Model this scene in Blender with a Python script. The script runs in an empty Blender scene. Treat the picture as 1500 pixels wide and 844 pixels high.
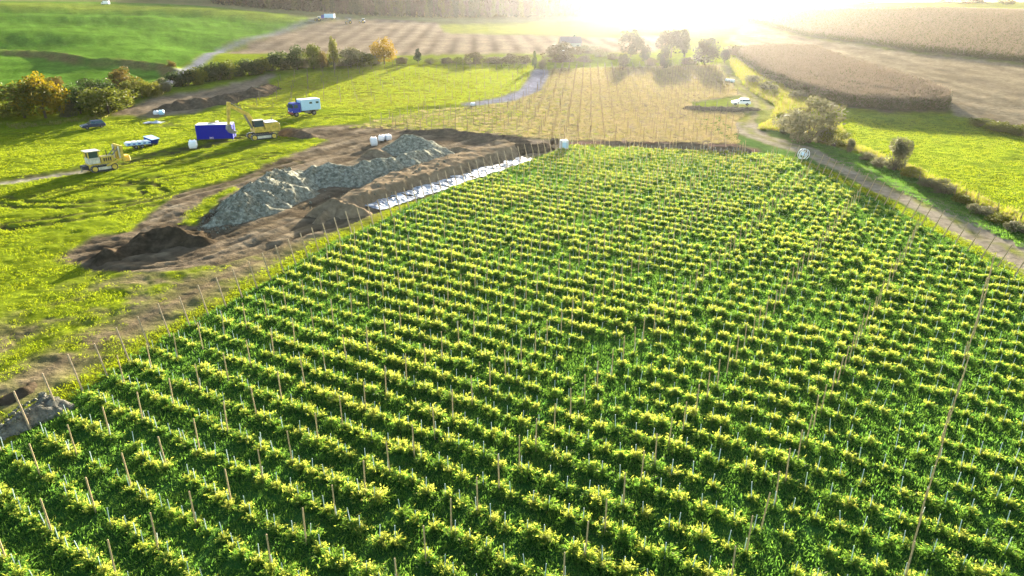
import bpy, math, random
import numpy as np
from mathutils import Vector, Matrix, Euler

# ------------------------------------------------------------------ camera, sky, sun, exposure
scene = bpy.context.scene
COL = scene.collection
F = 1000.0          # focal length in pixels of the 1500 px wide photograph
CAMH = 22.0
PITCH = math.atan((422 - 6) / F)
cam_d = bpy.data.cameras.new('camera')
cam_d.sensor_width = 36.0; cam_d.lens = 24.0; cam_d.clip_start = 0.1; cam_d.clip_end = 12000
cam = bpy.data.objects.new('camera', cam_d); COL.objects.link(cam)
cam.location = (0, 0, CAMH); cam.rotation_euler = (math.pi / 2 - PITCH, 0, 0)
scene.camera = cam

SUN_H, SUN_E = math.radians(12.2), math.radians(9.0)
SUN = Vector((math.sin(SUN_H) * math.cos(SUN_E), math.cos(SUN_H) * math.cos(SUN_E), math.sin(SUN_E)))
world = bpy.data.worlds.new('World'); scene.world = world; world.use_nodes = True
wn = world.node_tree.nodes; wl = world.node_tree.links
sky = wn.new('ShaderNodeTexSky'); sky.sky_type = 'NISHITA'; sky.sun_disc = False
sky.sun_elevation = SUN_E; sky.sun_rotation = SUN_H; sky.air_density = 1.0; sky.dust_density = 1.5
wl.new(sky.outputs[0], wn['Background'].inputs[0]); wn['Background'].inputs[1].default_value = 0.075
sun_d = bpy.data.lights.new('sun', 'SUN'); sun_d.energy = 5.0; sun_d.angle = math.radians(0.5); sun_d.color = (1.0, 0.91, 0.76)
sun_o = bpy.data.objects.new('sun', sun_d); COL.objects.link(sun_o)
sun_o.rotation_euler = (-SUN).to_track_quat('-Z', 'Y').to_euler(); sun_o.location = SUN * 300
vs = scene.view_settings
vs.view_transform = 'Standard'; vs.look = 'None'; vs.exposure = 3.02; vs.gamma = 1.0; vs.use_curve_mapping = False
scene.render.engine = 'CYCLES'
cy = scene.cycles
cy.use_denoising = True
try: cy.denoiser = 'OPENIMAGEDENOISE'
except Exception: pass
cy.max_bounces = 5; cy.diffuse_bounces = 2; cy.glossy_bounces = 2; cy.transmission_bounces = 4
cy.volume_bounces = 0; cy.transparent_max_bounces = 6; cy.sample_clamp_indirect = 4.0; cy.caustics_reflective = False; cy.caustics_refractive = False
HAZE_DENSITY, HAZE_G = 0.00004, 0.84

rng = np.random.default_rng(7)
R = math.radians

# ------------------------------------------------------------------ noise and terrain
def vnoise(x, y, seed=0):
    xi = np.floor(x).astype(np.int64); yi = np.floor(y).astype(np.int64)
    fx = x - xi; fy = y - yi
    fx = fx * fx * (3 - 2 * fx); fy = fy * fy * (3 - 2 * fy)
    def h(a, b):
        n = (a * 374761393 + b * 668265263 + seed * 1442695041) & 0xffffffff
        n = ((n ^ (n >> 13)) * 1274126177) & 0xffffffff
        return ((n ^ (n >> 16)) & 0xffff) / 65535.0
    return (h(xi, yi) * (1 - fx) + h(xi + 1, yi) * fx) * (1 - fy) + (h(xi, yi + 1) * (1 - fx) + h(xi + 1, yi + 1) * fx) * fy
def fbm(x, y, scale, seed=0, oct=4):
    v = 0; a = 0.5; t = 0
    for k in range(oct):
        v = v + a * vnoise(x / scale + 17.3 * k, y / scale - 9.1 * k, seed + k); t += a; a *= 0.5; scale *= 0.5
    return v / t
def ray(px, py):
    c, s = math.cos(PITCH), math.sin(PITCH)
    x = (px - 750) / F; y = (422 - py) / F
    return np.array([x, c + y * s, -s + y * c])
CTRL = [(-28, 31, 0), (8, 114, 0), (41, 109, 0), (44, 54, 0), (0, 25, 0), (-52, 120, -.4), (-30, 60, 0), (-80, 80, -.6), (62, 60, .3), (20, 150, 0),
        (54, 164, .3), (-70, -40, 0), (70, -40, 0), (0, -90, 0), (0, 70, 0), (25, 85, 0), (-60, 40, 0), (80, 30, .5), (-95, 130, -1.5), (-20, 170, .3)]
for px, py, Y in [(100, 118, 195), (20, 80, 240), (200, 60, 300), (200, 10, 460), (40, 14, 430), (400, 42, 400), (300, 72, 300), (450, 32, 440),
                  (330, 8, 600), (600, 25, 590), (800, 24, 640), (560, 95, 235), (760, 95, 245), (880, 98, 245), (700, 62, 340), (800, 42, 460),
                  (1060, 98, 240), (1200, 76, 285), (1400, 152, 166), (1490, 190, 140), (1500, 92, 245), (1300, 52, 360), (1100, 32, 500),
                  (1490, 20, 520), (1300, 16, 520), (1300, 3, 850), (1450, 3, 850), (1600, 3, 850), (1180, 6, 850), (985, 28, 620), (650, 1, 1050), (300, -12, 900), (40, -8, 800), (1600, 60, 300)]:
    d = ray(px, py); t = Y / d[1]
    CTRL.append((d[0] * t, Y, CAMH + d[2] * t))
for a in range(0, 360, 30):
    for rr, zz in ((1700, 14), (3200, 10)):
        CTRL.append((rr * math.sin(R(a)), rr * math.cos(R(a)), zz if abs((a + 180) % 360 - 180) < 100 else 0))
CT = np.array(CTRL)
def _phi(r2): return np.sqrt(r2 + 900.0)
_A = _phi((CT[:, None, 0] - CT[None, :, 0]) ** 2 + (CT[:, None, 1] - CT[None, :, 1]) ** 2)
_n = len(CT)
_M = np.zeros((_n + 1, _n + 1)); _M[:_n, :_n] = _A + np.eye(_n) * -0.5; _M[:_n, _n] = 1; _M[_n, :_n] = 1
_W = np.linalg.solve(_M, np.append(CT[:, 2], 0))
def ter(x, y):
    x = np.asarray(x, float); y = np.asarray(y, float)
    sh = np.broadcast(x, y).shape
    xf = np.broadcast_to(x, sh).ravel(); yf = np.broadcast_to(y, sh).ravel()
    z = np.full(xf.shape, _W[_n])
    for i in range(_n):
        z += _W[i] * _phi((xf - CT[i, 0]) ** 2 + (yf - CT[i, 1]) ** 2)
    # folds of the pasture hillside on the left
    hill = np.clip((-xf - 75 - 0.12 * (yf - 190)) / 60, 0, 1) * np.clip((yf - 185) / 40, 0, 1) * np.clip((560 - yf) / 80, 0, 1)
    z += hill * (2.6 * (vnoise(xf / 60 + 3.1, yf / 38, 5) - .5) * 2)
    return z.reshape(sh)
def gp(px, py, h=0.0):
    d = ray(px, py)
    t = np.concatenate([np.linspace(15, 400, 500), np.linspace(400, 2400, 500)[1:]])
    zr = CAMH + d[2] * t - h; zt = ter(d[0] * t, d[1] * t)
    k = np.argmax(zr <= zt)
    if zr[k] > zt[k]: return np.array([d[0] * 1800, d[1] * 1800, float(ter(d[0] * 1800, d[1] * 1800))])
    if k > 0:
        a = zr[k - 1] - zt[k - 1]; b = zt[k] - zr[k]; tt = t[k - 1] + (t[k] - t[k - 1]) * a / (a + b)
    else: tt = t[0]
    return np.array([d[0] * tt, d[1] * tt, float(ter(d[0] * tt, d[1] * tt))])
def gxy(pts): return np.array([gp(*p)[:2] for p in pts])
def proj(P):
    P = np.atleast_2d(P); c, s = math.cos(PITCH), math.sin(PITCH)
    z = P[:, 2] - CAMH; dep = P[:, 1] * c - z * s; up = P[:, 1] * s + z * c
    return 750 + F * P[:, 0] / dep, 422 - F * up / dep, dep
def inpoly(x, y, poly):
    ins = np.zeros(x.shape, bool); n = len(poly); j = n - 1
    for i in range(n):
        xi, yi = poly[i]; xj, yj = poly[j]
        c = ((yi > y) != (yj > y)) & (x < (xj - xi) * (y - yi) / (yj - yi + 1e-12) + xi)
        ins ^= c; j = i
    return ins
def polydist(x, y, line):
    d = np.full(x.shape, 1e9)
    for (ax, ay), (bx, by) in zip(line[:-1], line[1:]):
        vx, vy = bx - ax, by - ay; L = vx * vx + vy * vy + 1e-9
        t = np.clip(((x - ax) * vx + (y - ay) * vy) / L, 0, 1)
        d = np.minimum(d, np.hypot(x - ax - t * vx, y - ay - t * vy))
    return d

# ------------------------------------------------------------------ materials
def nodes(name):
    m = bpy.data.materials.new(name); m.use_nodes = True
    nt = m.node_tree; b = nt.nodes['Principled BSDF']
    return m, nt, b
def new(nt, t, **kw):
    n = nt.nodes.new(t)
    for k, v in kw.items(): setattr(n, k, v)
    return n
def plain(name, col, rough=0.6, metal=0.0, var=0.25, scale=6.0, spec=0.3, bump=0.0):
    m, nt, b = nodes(name)
    tc = new(nt, 'ShaderNodeTexCoord'); nz = new(nt, 'ShaderNodeTexNoise'); nz.inputs['Scale'].default_value = scale; nz.inputs['Detail'].default_value = 6
    nt.links.new(tc.outputs['Object'], nz.inputs['Vector'])
    mr = new(nt, 'ShaderNodeMapRange'); mr.inputs[1].default_value = .3; mr.inputs[2].default_value = .7; mr.inputs[3].default_value = 1 - var; mr.inputs[4].default_value = 1 + var
    nt.links.new(nz.outputs[0], mr.inputs[0])
    mx = new(nt, 'ShaderNodeMix', data_type='RGBA', blend_type='MULTIPLY'); mx.inputs[0].default_value = 1
    mx.inputs[6].default_value = (*col, 1); nt.links.new(mr.outputs[0], mx.inputs[7]); nt.links.new(mx.outputs[2], b.inputs['Base Color'])
    b.inputs['Roughness'].default_value = rough; b.inputs['Metallic'].default_value = metal; b.inputs['Specular IOR Level'].default_value = spec
    if bump:
        bp = new(nt, 'ShaderNodeBump'); bp.inputs['Strength'].default_value = bump; bp.inputs['Distance'].default_value = .1
        nt.links.new(nz.outputs[0], bp.inputs['Height']); nt.links.new(bp.outputs[0], b.inputs['Normal'])
    return m
def leafmat(name, col, col2, trans=0.5, tcol=None):
    """leaf: diffuse front, light shining through; colour varies from plant to plant"""
    m, nt, b = nodes(name)
    out = nt.nodes['Material Output']
    oi = new(nt, 'ShaderNodeObjectInfo'); geo = new(nt, 'ShaderNodeNewGeometry')
    ad = new(nt, 'ShaderNodeMath', operation='MULTIPLY_ADD'); ad.inputs[1].default_value = .6; nt.links.new(oi.outputs['Random'], ad.inputs[0])
    ml = new(nt, 'ShaderNodeMath', operation='MULTIPLY'); ml.inputs[1].default_value = .4; nt.links.new(geo.outputs['Random Per Island'], ml.inputs[0]); nt.links.new(ml.outputs[0], ad.inputs[2])
    mx = new(nt, 'ShaderNodeMix', data_type='RGBA'); mx.inputs[6].default_value = (*col, 1); mx.inputs[7].default_value = (*col2, 1)
    nt.links.new(ad.outputs[0], mx.inputs[0]); nt.links.new(mx.outputs[2], b.inputs['Base Color'])
    b.inputs['Roughness'].default_value = .6; b.inputs['Specular IOR Level'].default_value = .05
    tr = new(nt, 'ShaderNodeBsdfTranslucent')
    if tcol:
        m2 = new(nt, 'ShaderNodeMix', data_type='RGBA', blend_type='MULTIPLY'); m2.inputs[0].default_value = 1; m2.inputs[7].default_value = (*tcol, 1)
        nt.links.new(mx.outputs[2], m2.inputs[6]); nt.links.new(m2.outputs[2], tr.inputs[0])
    else: nt.links.new(mx.outputs[2], tr.inputs[0])
    ms = new(nt, 'ShaderNodeMixShader'); ms.inputs[0].default_value = trans
    nt.links.new(b.outputs[0], ms.inputs[1]); nt.links.new(tr.outputs[0], ms.inputs[2]); nt.links.new(ms.outputs[0], out.inputs['Surface'])
    return m
TC = (1.9, 1.75, 1.0)
M = dict(
    crop=leafmat('crop_leaf', (.06, .145, .028), (.11, .19, .032), .5, TC),
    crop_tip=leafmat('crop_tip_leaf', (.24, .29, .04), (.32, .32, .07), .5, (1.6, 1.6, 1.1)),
    weed=leafmat('weed_leaf', (.04, .115, .028), (.085, .165, .028), .5, TC),
    grass=leafmat('grass_blade', (.10, .15, .008), (.18, .20, .01), .5, (1.8, 1.75, .9)),
    dry=leafmat('dry_grass', (.20, .17, .07), (.28, .22, .10), .4, (1.3, 1.2, 1)),
    crop2=leafmat('far_crop_leaf', (.14, .135, .055), (.25, .20, .135), .45, (1.5, 1.4, 1)),
    corn=leafmat('maize_leaf', (.07, .085, .03), (.12, .11, .05), .3, (1.2, 1.2, 1)),
    tassel=leafmat('maize_tassel', (.17, .135, .10), (.22, .175, .13), .25, (1.1, 1.05, 1)),
    bark=plain('bark', (.09, .07, .05), .9), bark_pale=plain('dry_stem', (.22, .17, .10), .9),
    post=plain('post_wood', (.42, .31, .15), .8, var=.3, scale=9), post_end=plain('end_post_wood', (.36, .27, .16), .85, var=.3, scale=9),
    stake=plain('stake_rod', (.5, .6, .54), .6, var=.15), fence=plain('fence_wood', (.16, .12, .08), .9),
    yellow=plain('yellow_paint', (.58, .41, .07), .5, var=.35, scale=2.5), cream=plain('cream_paint', (.6, .55, .43), .5, var=.3, scale=2.5), white=plain('white_paint', (.8, .8, .8), .4, var=.06),
    blue=plain('blue_paint', (.001, .012, .33), .7, var=.12, spec=.1), cabblue=plain('cab_blue_paint', (.015, .04, .33), .5, var=.1, spec=.15), paleblue=plain('pale_box_paint', (.42, .63, .8), .45, var=.05),
    carblue=plain('car_paint', (.02, .035, .09), .3, var=.05, spec=.5), black=plain('black_rubber', (.015, .015, .016), .7), steel=plain('track_steel', (.22, .21, .19), .5, .4),
    red=plain('red_bumper', (.22, .03, .03), .5), chassis=plain('chassis', (.04, .04, .045), .6), orange=plain('orange_paint', (.6, .2, .03), .5),
    film=plain('white_film', (.25, .28, .33), .4, var=.75, scale=1.3, spec=.4), bag=plain('white_bag', (.7, .7, .72), .6, var=.1), plastic=plain('white_plastic', (.8, .82, .84), .35, var=.05),
    roof=plain('roof_tiles', (.25, .2, .2), .7), wall=plain('render_wall', (.7, .68, .62), .8),
)
def glassmat():
    m, nt, b = nodes('window_glass'); b.inputs['Base Color'].default_value = (.03, .07, .08, 1); b.inputs['Roughness'].default_value = .08; b.inputs['Specular IOR Level'].default_value = .8
    return m
M['glass'] = glassmat()
def earth(name, c1, c2, c3, scale=1.2, stones=0.0, bump=.6):
    m, nt, b = nodes(name)
    tc = new(nt, 'ShaderNodeTexCoord')
    n1 = new(nt, 'ShaderNodeTexNoise'); n1.inputs['Scale'].default_value = scale; n1.inputs['Detail'].default_value = 9; n1.inputs['Roughness'].default_value = .65
    n2 = new(nt, 'ShaderNodeTexVoronoi'); n2.inputs['Scale'].default_value = 3.0
    nt.links.new(tc.outputs['Object'], n1.inputs['Vector']); nt.links.new(tc.outputs['Object'], n2.inputs['Vector'])
    cr = new(nt, 'ShaderNodeValToRGB'); e = cr.color_ramp.elements
    e[0].position = .32; e[0].color = (*c1, 1); e[1].position = .68; e[1].color = (*c3, 1); k = e.new(.5); k.color = (*c2, 1)
    nt.links.new(n1.outputs[0], cr.inputs[0])
    mx = new(nt, 'ShaderNodeMix', data_type='RGBA', blend_type='MULTIPLY'); mx.inputs[0].default_value = stones
    nt.links.new(cr.outputs[0], mx.inputs[6])
    mr = new(nt, 'ShaderNodeMapRange'); mr.inputs[3].default_value = .45; mr.inputs[4].default_value = 1.6; nt.links.new(n2.outputs['Color'], mr.inputs[0])
    nt.links.new(mr.outputs[0], mx.inputs[7]); nt.links.new(mx.outputs[2], b.inputs['Base Color'])
    b.inputs['Roughness'].default_value = 1; b.inputs['Specular IOR Level'].default_value = 0
    bp = new(nt, 'ShaderNodeBump'); bp.inputs['Strength'].default_value = bump; bp.inputs['Distance'].default_value = .35
    nt.links.new(n1.outputs[0], bp.inputs['Height']); nt.links.new(bp.outputs[0], b.inputs['Normal'])
    return m
M['gravel'] = earth('gravel', (.11, .11, .08), (.20, .195, .145), (.33, .32, .25), 2.2, .8, .8)
M['soil'] = earth('soil', (.055, .042, .028), (.09, .068, .045), (.14, .105, .07), 1.0, .2)
M['darksoil'] = earth('dark_soil', (.025, .02, .013), (.05, .038, .024), (.085, .062, .04), 1.0, .2)
M['sand'] = earth('sandy_soil', (.12, .09, .055), (.18, .135, .085), (.25, .19, .12), 1.0, .2)
M['rock'] = earth('rubble_stone', (.05, .05, .04), (.13, .125, .10), (.26, .24, .19), 2.6, .8, 1.0)
def groundmat():
    m, nt, b = nodes('ground')
    at = new(nt, 'ShaderNodeAttribute', attribute_name='tint'); fu = new(nt, 'ShaderNodeAttribute', attribute_name='rough_ground')
    tc = new(nt, 'ShaderNodeTexCoord')
    def noise(s, d=6, r=.6):
        n = new(nt, 'ShaderNodeTexNoise'); n.inputs['Scale'].default_value = s; n.inputs['Detail'].default_value = d; n.inputs['Roughness'].default_value = r
        nt.links.new(tc.outputs['Object'], n.inputs['Vector']); return n
    n1 = noise(.9, 8, .7); n2 = noise(.13, 5)
    def rng_(n, a, c):
        mr = new(nt, 'ShaderNodeMapRange'); mr.inputs[1].default_value = .3; mr.inputs[2].default_value = .7; mr.inputs[3].default_value = a; mr.inputs[4].default_value = c
        nt.links.new(n.outputs[0], mr.inputs[0]); return mr
    a = rng_(n1, .62, 1.38); c = rng_(n2, .8, 1.2)
    ml = new(nt, 'ShaderNodeMath', operation='MULTIPLY'); nt.links.new(a.outputs[0], ml.inputs[0]); nt.links.new(c.outputs[0], ml.inputs[1])
    mx = new(nt, 'ShaderNodeMix', data_type='RGBA', blend_type='MULTIPLY'); mx.inputs[0].default_value = 1
    nt.links.new(at.outputs['Color'], mx.inputs[6]); nt.links.new(ml.outputs[0], mx.inputs[7]); nt.links.new(mx.outputs[2], b.inputs['Base Color'])
    b.inputs['Roughness'].default_value = 1; b.inputs['Specular IOR Level'].default_value = 0
    bp = new(nt, 'ShaderNodeBump'); bp.inputs['Distance'].default_value = .3
    nt.links.new(fu.outputs['Fac'], bp.inputs['Strength']); nt.links.new(n1.outputs[0], bp.inputs['Height']); nt.links.new(bp.outputs[0], b.inputs['Normal'])
    return m
M['ground'] = groundmat()

# ------------------------------------------------------------------ object helpers
def tag(o, label=None, cat=None, group=None, kind=None):
    if label: o['label'] = label
    if cat: o['category'] = cat
    if group: o['group'] = group
    if kind: o['kind'] = kind
    return o
def mesh_obj(name, me, parent=None, mat=None):
    o = bpy.data.objects.new(name, me); COL.objects.link(o)
    if mat is not None and len(me.materials) == 0: me.materials.append(mat)
    if parent: o.parent = parent
    return o
def empty(name, loc, rz=0.0, label=None, cat=None, group=None):
    o = bpy.data.objects.new(name, None); COL.objects.link(o); o.empty_display_size = .3
    o.location = loc; o.rotation_euler = (0, 0, rz); return tag(o, label, cat, group)
def from_arrays(name, V, Fq, mat=None, mats=None, mi=None, smooth=False):
    me = bpy.data.meshes.new(name); V = np.asarray(V, np.float32); Fq = np.asarray(Fq, np.int32)
    me.vertices.add(len(V)); me.vertices.foreach_set('co', V.ravel())
    k = Fq.shape[1]
    me.loops.add(Fq.size); me.loops.foreach_set('vertex_index', Fq.ravel())
    me.polygons.add(len(Fq)); me.polygons.foreach_set('loop_start', np.arange(len(Fq), dtype=np.int32) * k); me.polygons.foreach_set('loop_total', np.full(len(Fq), k, np.int32))
    for mm in (mats or ([mat] if mat else [])): me.materials.append(mm)
    if mi is not None: me.polygons.foreach_set('material_index', np.asarray(mi, np.int32))
    me.polygons.foreach_set('use_smooth', np.full(len(Fq), smooth, bool))
    me.update(calc_edges=True); return me
class MB:
    def __init__(s): s.v = []; s.f = []
    def add(s, V, Fc):
        b = len(s.v); s.v += [tuple(p) for p in V]; s.f += [tuple(i + b for i in q) for q in Fc]; return s
    def box(s, x0, x1, y0, y1, z0, z1, tx=0, ty=0, mat=None):
        """box from bounds; tx, ty pull the top in"""
        V = [(x0, y0, z0), (x1, y0, z0), (x1, y1, z0), (x0, y1, z0), (x0 + tx, y0 + ty, z1), (x1 - tx, y0 + ty, z1), (x1 - tx, y1 - ty, z1), (x0 + tx, y1 - ty, z1)]
        if mat is not None: V = [tuple(mat @ Vector(p)) for p in V]
        return s.add(V, [(3, 2, 1, 0), (4, 5, 6, 7), (0, 1, 5, 4), (1, 2, 6, 5), (2, 3, 7, 6), (3, 0, 4, 7)])
    def tube(s, a, b, r0, r1=None, n=8, cap=True):
        a = Vector(a); b = Vector(b); r1 = r0 if r1 is None else r1; d = (b - a).normalized()
        x = d.orthogonal().normalized(); y = d.cross(x); V = []
        for p, r in ((a, r0), (b, r1)):
            for i in range(n):
                t = 2 * math.pi * i / n; V.append(p + (x * math.cos(t) + y * math.sin(t)) * r)
        Fc = [(i, (i + 1) % n, n + (i + 1) % n, n + i) for i in range(n)]
        if cap: Fc += [tuple(range(n - 1, -1, -1)), tuple(range(n, 2 * n))]
        return s.add(V, Fc)
    def prism(s, prof, y0, y1):
        """side profile (x, z) extruded across y"""
        n = len(prof); V = [(x, y0, z) for x, z in prof] + [(x, y1, z) for x, z in prof]
        Fc = [tuple(range(n)), tuple(range(2 * n - 1, n - 1, -1))] + [(i, i + n, (i + 1) % n + n, (i + 1) % n) for i in range(n)]
        return s.add(V, Fc)
    def beam(s, a, b, w, h0, h1=None):
        """bar in the x-z plane from a to b, (x, z) points, width across y"""
        h1 = h0 if h1 is None else h1; a = Vector((a[0], a[1])); b = Vector((b[0], b[1])); d = (b - a).normalized(); nrm = Vector((-d.y, d.x))
        pr = [a - nrm * h0 / 2, b - nrm * h1 / 2, b + nrm * h1 / 2, a + nrm * h0 / 2]
        return s.prism([(p.x, p.y) for p in pr], -w / 2, w / 2)
    def build(s, name, mat, parent=None, bevel=0.0, smooth=False, loc=None):
        import bmesh
        bm = bmesh.new(); vs_ = [bm.verts.new(p) for p in s.v]
        for q in s.f:
            try: bm.faces.new([vs_[i] for i in q])
            except ValueError: pass
        bmesh.ops.recalc_face_normals(bm, faces=bm.faces)
        if bevel: bmesh.ops.bevel(bm, geom=bm.edges[:], offset=bevel, segments=1, affect='EDGES', clamp_overlap=True)
        me = bpy.data.meshes.new(name); bm.to_mesh(me); bm.free(); me.materials.append(mat)
        if smooth: me.polygons.foreach_set('use_smooth', np.full(len(me.polygons), True))
        o = mesh_obj(name, me, parent)
        if loc is not None: o.location = loc
        return o
def dirz(a, b):
    p, q = gp(*a), gp(*b); return math.atan2(q[1] - p[1], q[0] - p[0])

# leaves -----------------------------------------------------------
def unit(v): return v / (np.linalg.norm(v, axis=1, keepdims=True) + 1e-9)
def leaves(C, D, L, W, up=None, r=rng):
    """diamond leaves: centre C, long direction D, length L, width W"""
    n = len(C); D = unit(D); S = unit(np.cross(D, r.normal(size=(n, 3)))); L = np.broadcast_to(L, n)[:, None]; W = np.broadcast_to(W, n)[:, None]
    V = np.stack([C - D * L * .5, C + S * W * .5 - D * L * .05, C + D * L * .5, C - S * W * .5 - D * L * .05], 1).reshape(-1, 3)
    return V, np.arange(4 * n).reshape(n, 4)
def crop_mesh(seed, tipfrac, name):
    r = np.random.default_rng(seed); n = 760
    # shoots fanning out of one root, the outer ones arching low; narrow leaflets along the shoots
    ns = 40; az = r.uniform(0, 2 * math.pi, ns); lean = r.uniform(.05, 1.35, ns); ln = r.uniform(.38, .70, ns)
    sh = r.integers(0, ns, n); t = r.uniform(.2, 1, n)
    ra = ln[sh] * t * np.sin(lean[sh]) * 1.05; C = np.stack([ra * np.cos(az[sh]), ra * np.sin(az[sh]), ln[sh] * t * np.cos(lean[sh]) * (.78 - .12 * t) + .05], 1)
    C += r.normal(size=(n, 3)) * .04; C[:, 2] = np.maximum(C[:, 2], .03)
    D = np.stack([np.cos(az[sh]), np.sin(az[sh]), .4 + .3 * r.normal(size=n)], 1) + r.normal(size=(n, 3)) * .7
    V, Fq = leaves(C, D, r.uniform(.09, .19, n), r.uniform(.022, .042, n), r=r)
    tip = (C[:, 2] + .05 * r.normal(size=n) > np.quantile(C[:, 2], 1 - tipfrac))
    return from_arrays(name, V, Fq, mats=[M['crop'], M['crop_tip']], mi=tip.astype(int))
def tuft_mesh(seed, mat, name, n=34, rad=.3, h=.3, w=.02, spread=.5, mat2=None, f2=0.0):
    r = np.random.default_rng(seed)
    a = r.uniform(0, 2 * math.pi, n); q = rad * np.sqrt(r.uniform(0, 1, n)); C = np.stack([q * np.cos(a), q * np.sin(a), np.zeros(n)], 1)
    D = unit(np.stack([r.normal(size=n) * spread, r.normal(size=n) * spread, np.ones(n)], 1)); L = r.uniform(.5, 1, n) * h
    C = C + D * L[:, None] * .45
    V, Fq = leaves(C, D, L, r.uniform(.7, 1.3, n) * w, r=r)
    return from_arrays(name, V, Fq, mats=[mat, mat2 or mat], mi=(r.uniform(size=n) < f2).astype(int))
def crown_mesh(seed, mat, name, n=1100, clumps=16, leaf=.075, shape='round', gap=.25):
    """unit crown: x, y within -.5...5, z 0..1, leaf clumps with gaps between"""
    r = np.random.default_rng(seed)
    cc = []
    while len(cc) < clumps:
        p = r.uniform(-1, 1, 3)
        if np.linalg.norm(p) > 1 or np.linalg.norm(p) < .35: continue
        cc.append(p)
    cc = np.array(cc); sz = r.uniform(.28, .5, clumps)
    if shape == 'vase': cc[:, :2] *= (.35 + .65 * (cc[:, 2:3] * .5 + .5))
    if shape == 'cone': cc[:, :2] *= (1.0 - .85 * (cc[:, 2:3] * .5 + .5)); sz = sz * (1.05 - .7 * (cc[:, 2] * .5 + .5))
    if shape == 'slim': cc[:, :2] *= .75
    k = r.integers(0, clumps, n); d = unit(r.normal(size=(n, 3))); rad = r.uniform(.35, 1, n) ** .5
    P = cc[k] + d * (sz[k] * rad)[:, None]
    P[:, 2] = np.maximum(P[:, 2], -1.0 + .12 * r.uniform(size=n))
    C = np.stack([P[:, 0] * .46, P[:, 1] * .46, (P[:, 2] + 1.02) * .46], 1)
    V, Fq = leaves(C, d + r.normal(size=(n, 3)) * .8, r.uniform(.7, 1.4, n) * leaf, r.uniform(.5, .9, n) * leaf, r=r)
    return from_arrays(name, V, Fq, mat=mat)

def scatter(name, P, rotz, scl, idx, srcs, label, cat, tilt=None):
    """one mass of plants: points that carry copies of the source meshes"""
    P = np.asarray(P, np.float32); n = len(P)
    me = bpy.data.meshes.new(name); me.vertices.add(n); me.vertices.foreach_set('co', P.ravel())
    ro = np.zeros((n, 3), np.float32); ro[:, 2] = rotz
    if tilt is not None: ro[:, :2] = tilt
    a = me.attributes.new('rot', 'FLOAT_VECTOR', 'POINT'); a.data.foreach_set('vector', ro.ravel())
    s3 = np.asarray(scl, np.float32); s3 = np.repeat(s3[:, None], 3, 1) if s3.ndim == 1 else s3
    a = me.attributes.new('scl', 'FLOAT_VECTOR', 'POINT'); a.data.foreach_set('vector', np.ascontiguousarray(s3, np.float32).ravel())
    a = me.attributes.new('pick', 'INT', 'POINT'); a.data.foreach_set('value', np.asarray(idx, np.int32))
    o = bpy.data.objects.new(name, me); COL.objects.link(o); tag(o, label, cat, None, 'stuff')
    ng = bpy.data.node_groups.new(name, 'GeometryNodeTree')
    ng.interface.new_socket('Geometry', in_out='INPUT', socket_type='NodeSocketGeometry'); ng.interface.new_socket('Geometry', in_out='OUTPUT', socket_type='NodeSocketGeometry')
    N = ng.nodes; L = ng.links
    gi = N.new('NodeGroupInput'); go = N.new('NodeGroupOutput'); ip = N.new('GeometryNodeInstanceOnPoints'); jn = N.new('GeometryNodeJoinGeometry')
    for s in srcs:
        oi = N.new('GeometryNodeObjectInfo'); oi.transform_space = 'ORIGINAL'; oi.inputs['Object'].default_value = s; oi.inputs['As Instance'].default_value = True
        L.new(oi.outputs['Geometry'], jn.inputs[0])
    def attr(nm, ty):
        q = N.new('GeometryNodeInputNamedAttribute'); q.data_type = ty; q.inputs['Name'].default_value = nm; return q.outputs['Attribute']
    e2r = N.new('FunctionNodeEulerToRotation'); L.new(attr('rot', 'FLOAT_VECTOR'), e2r.inputs[0])
    L.new(gi.outputs[0], ip.inputs['Points']); L.new(jn.outputs[0], ip.inputs['Instance']); ip.inputs['Pick Instance'].default_value = True
    L.new(attr('pick', 'INT'), ip.inputs['Instance Index']); L.new(e2r.outputs[0], ip.inputs['Rotation']); L.new(attr('scl', 'FLOAT_VECTOR'), ip.inputs['Scale'])
    L.new(ip.outputs[0], go.inputs[0])
    md = o.modifiers.new('plants', 'NODES'); md.node_group = ng
    return o
def source(me): return bpy.data.objects.new(me.name + '_shape', me)
def fill(poly, step, jit=.5, r=rng):
    """jittered points inside a ground polygon"""
    lo = poly.min(0); hi = poly.max(0)
    gx, gy = np.meshgrid(np.arange(lo[0], hi[0], step), np.arange(lo[1], hi[1], step))
    x = gx.ravel() + r.uniform(-jit, jit, gx.size) * step; y = gy.ravel() + r.uniform(-jit, jit, gx.size) * step
    k = inpoly(x, y, poly); return x[k], y[k]
def inview(x, y, z, pad=60):
    px, py, d = proj(np.stack([x, y, z], 1)); return (d > 1) & (px > -pad) & (px < 1500 + pad) & (py > -pad) & (py < 844 + pad)

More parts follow.
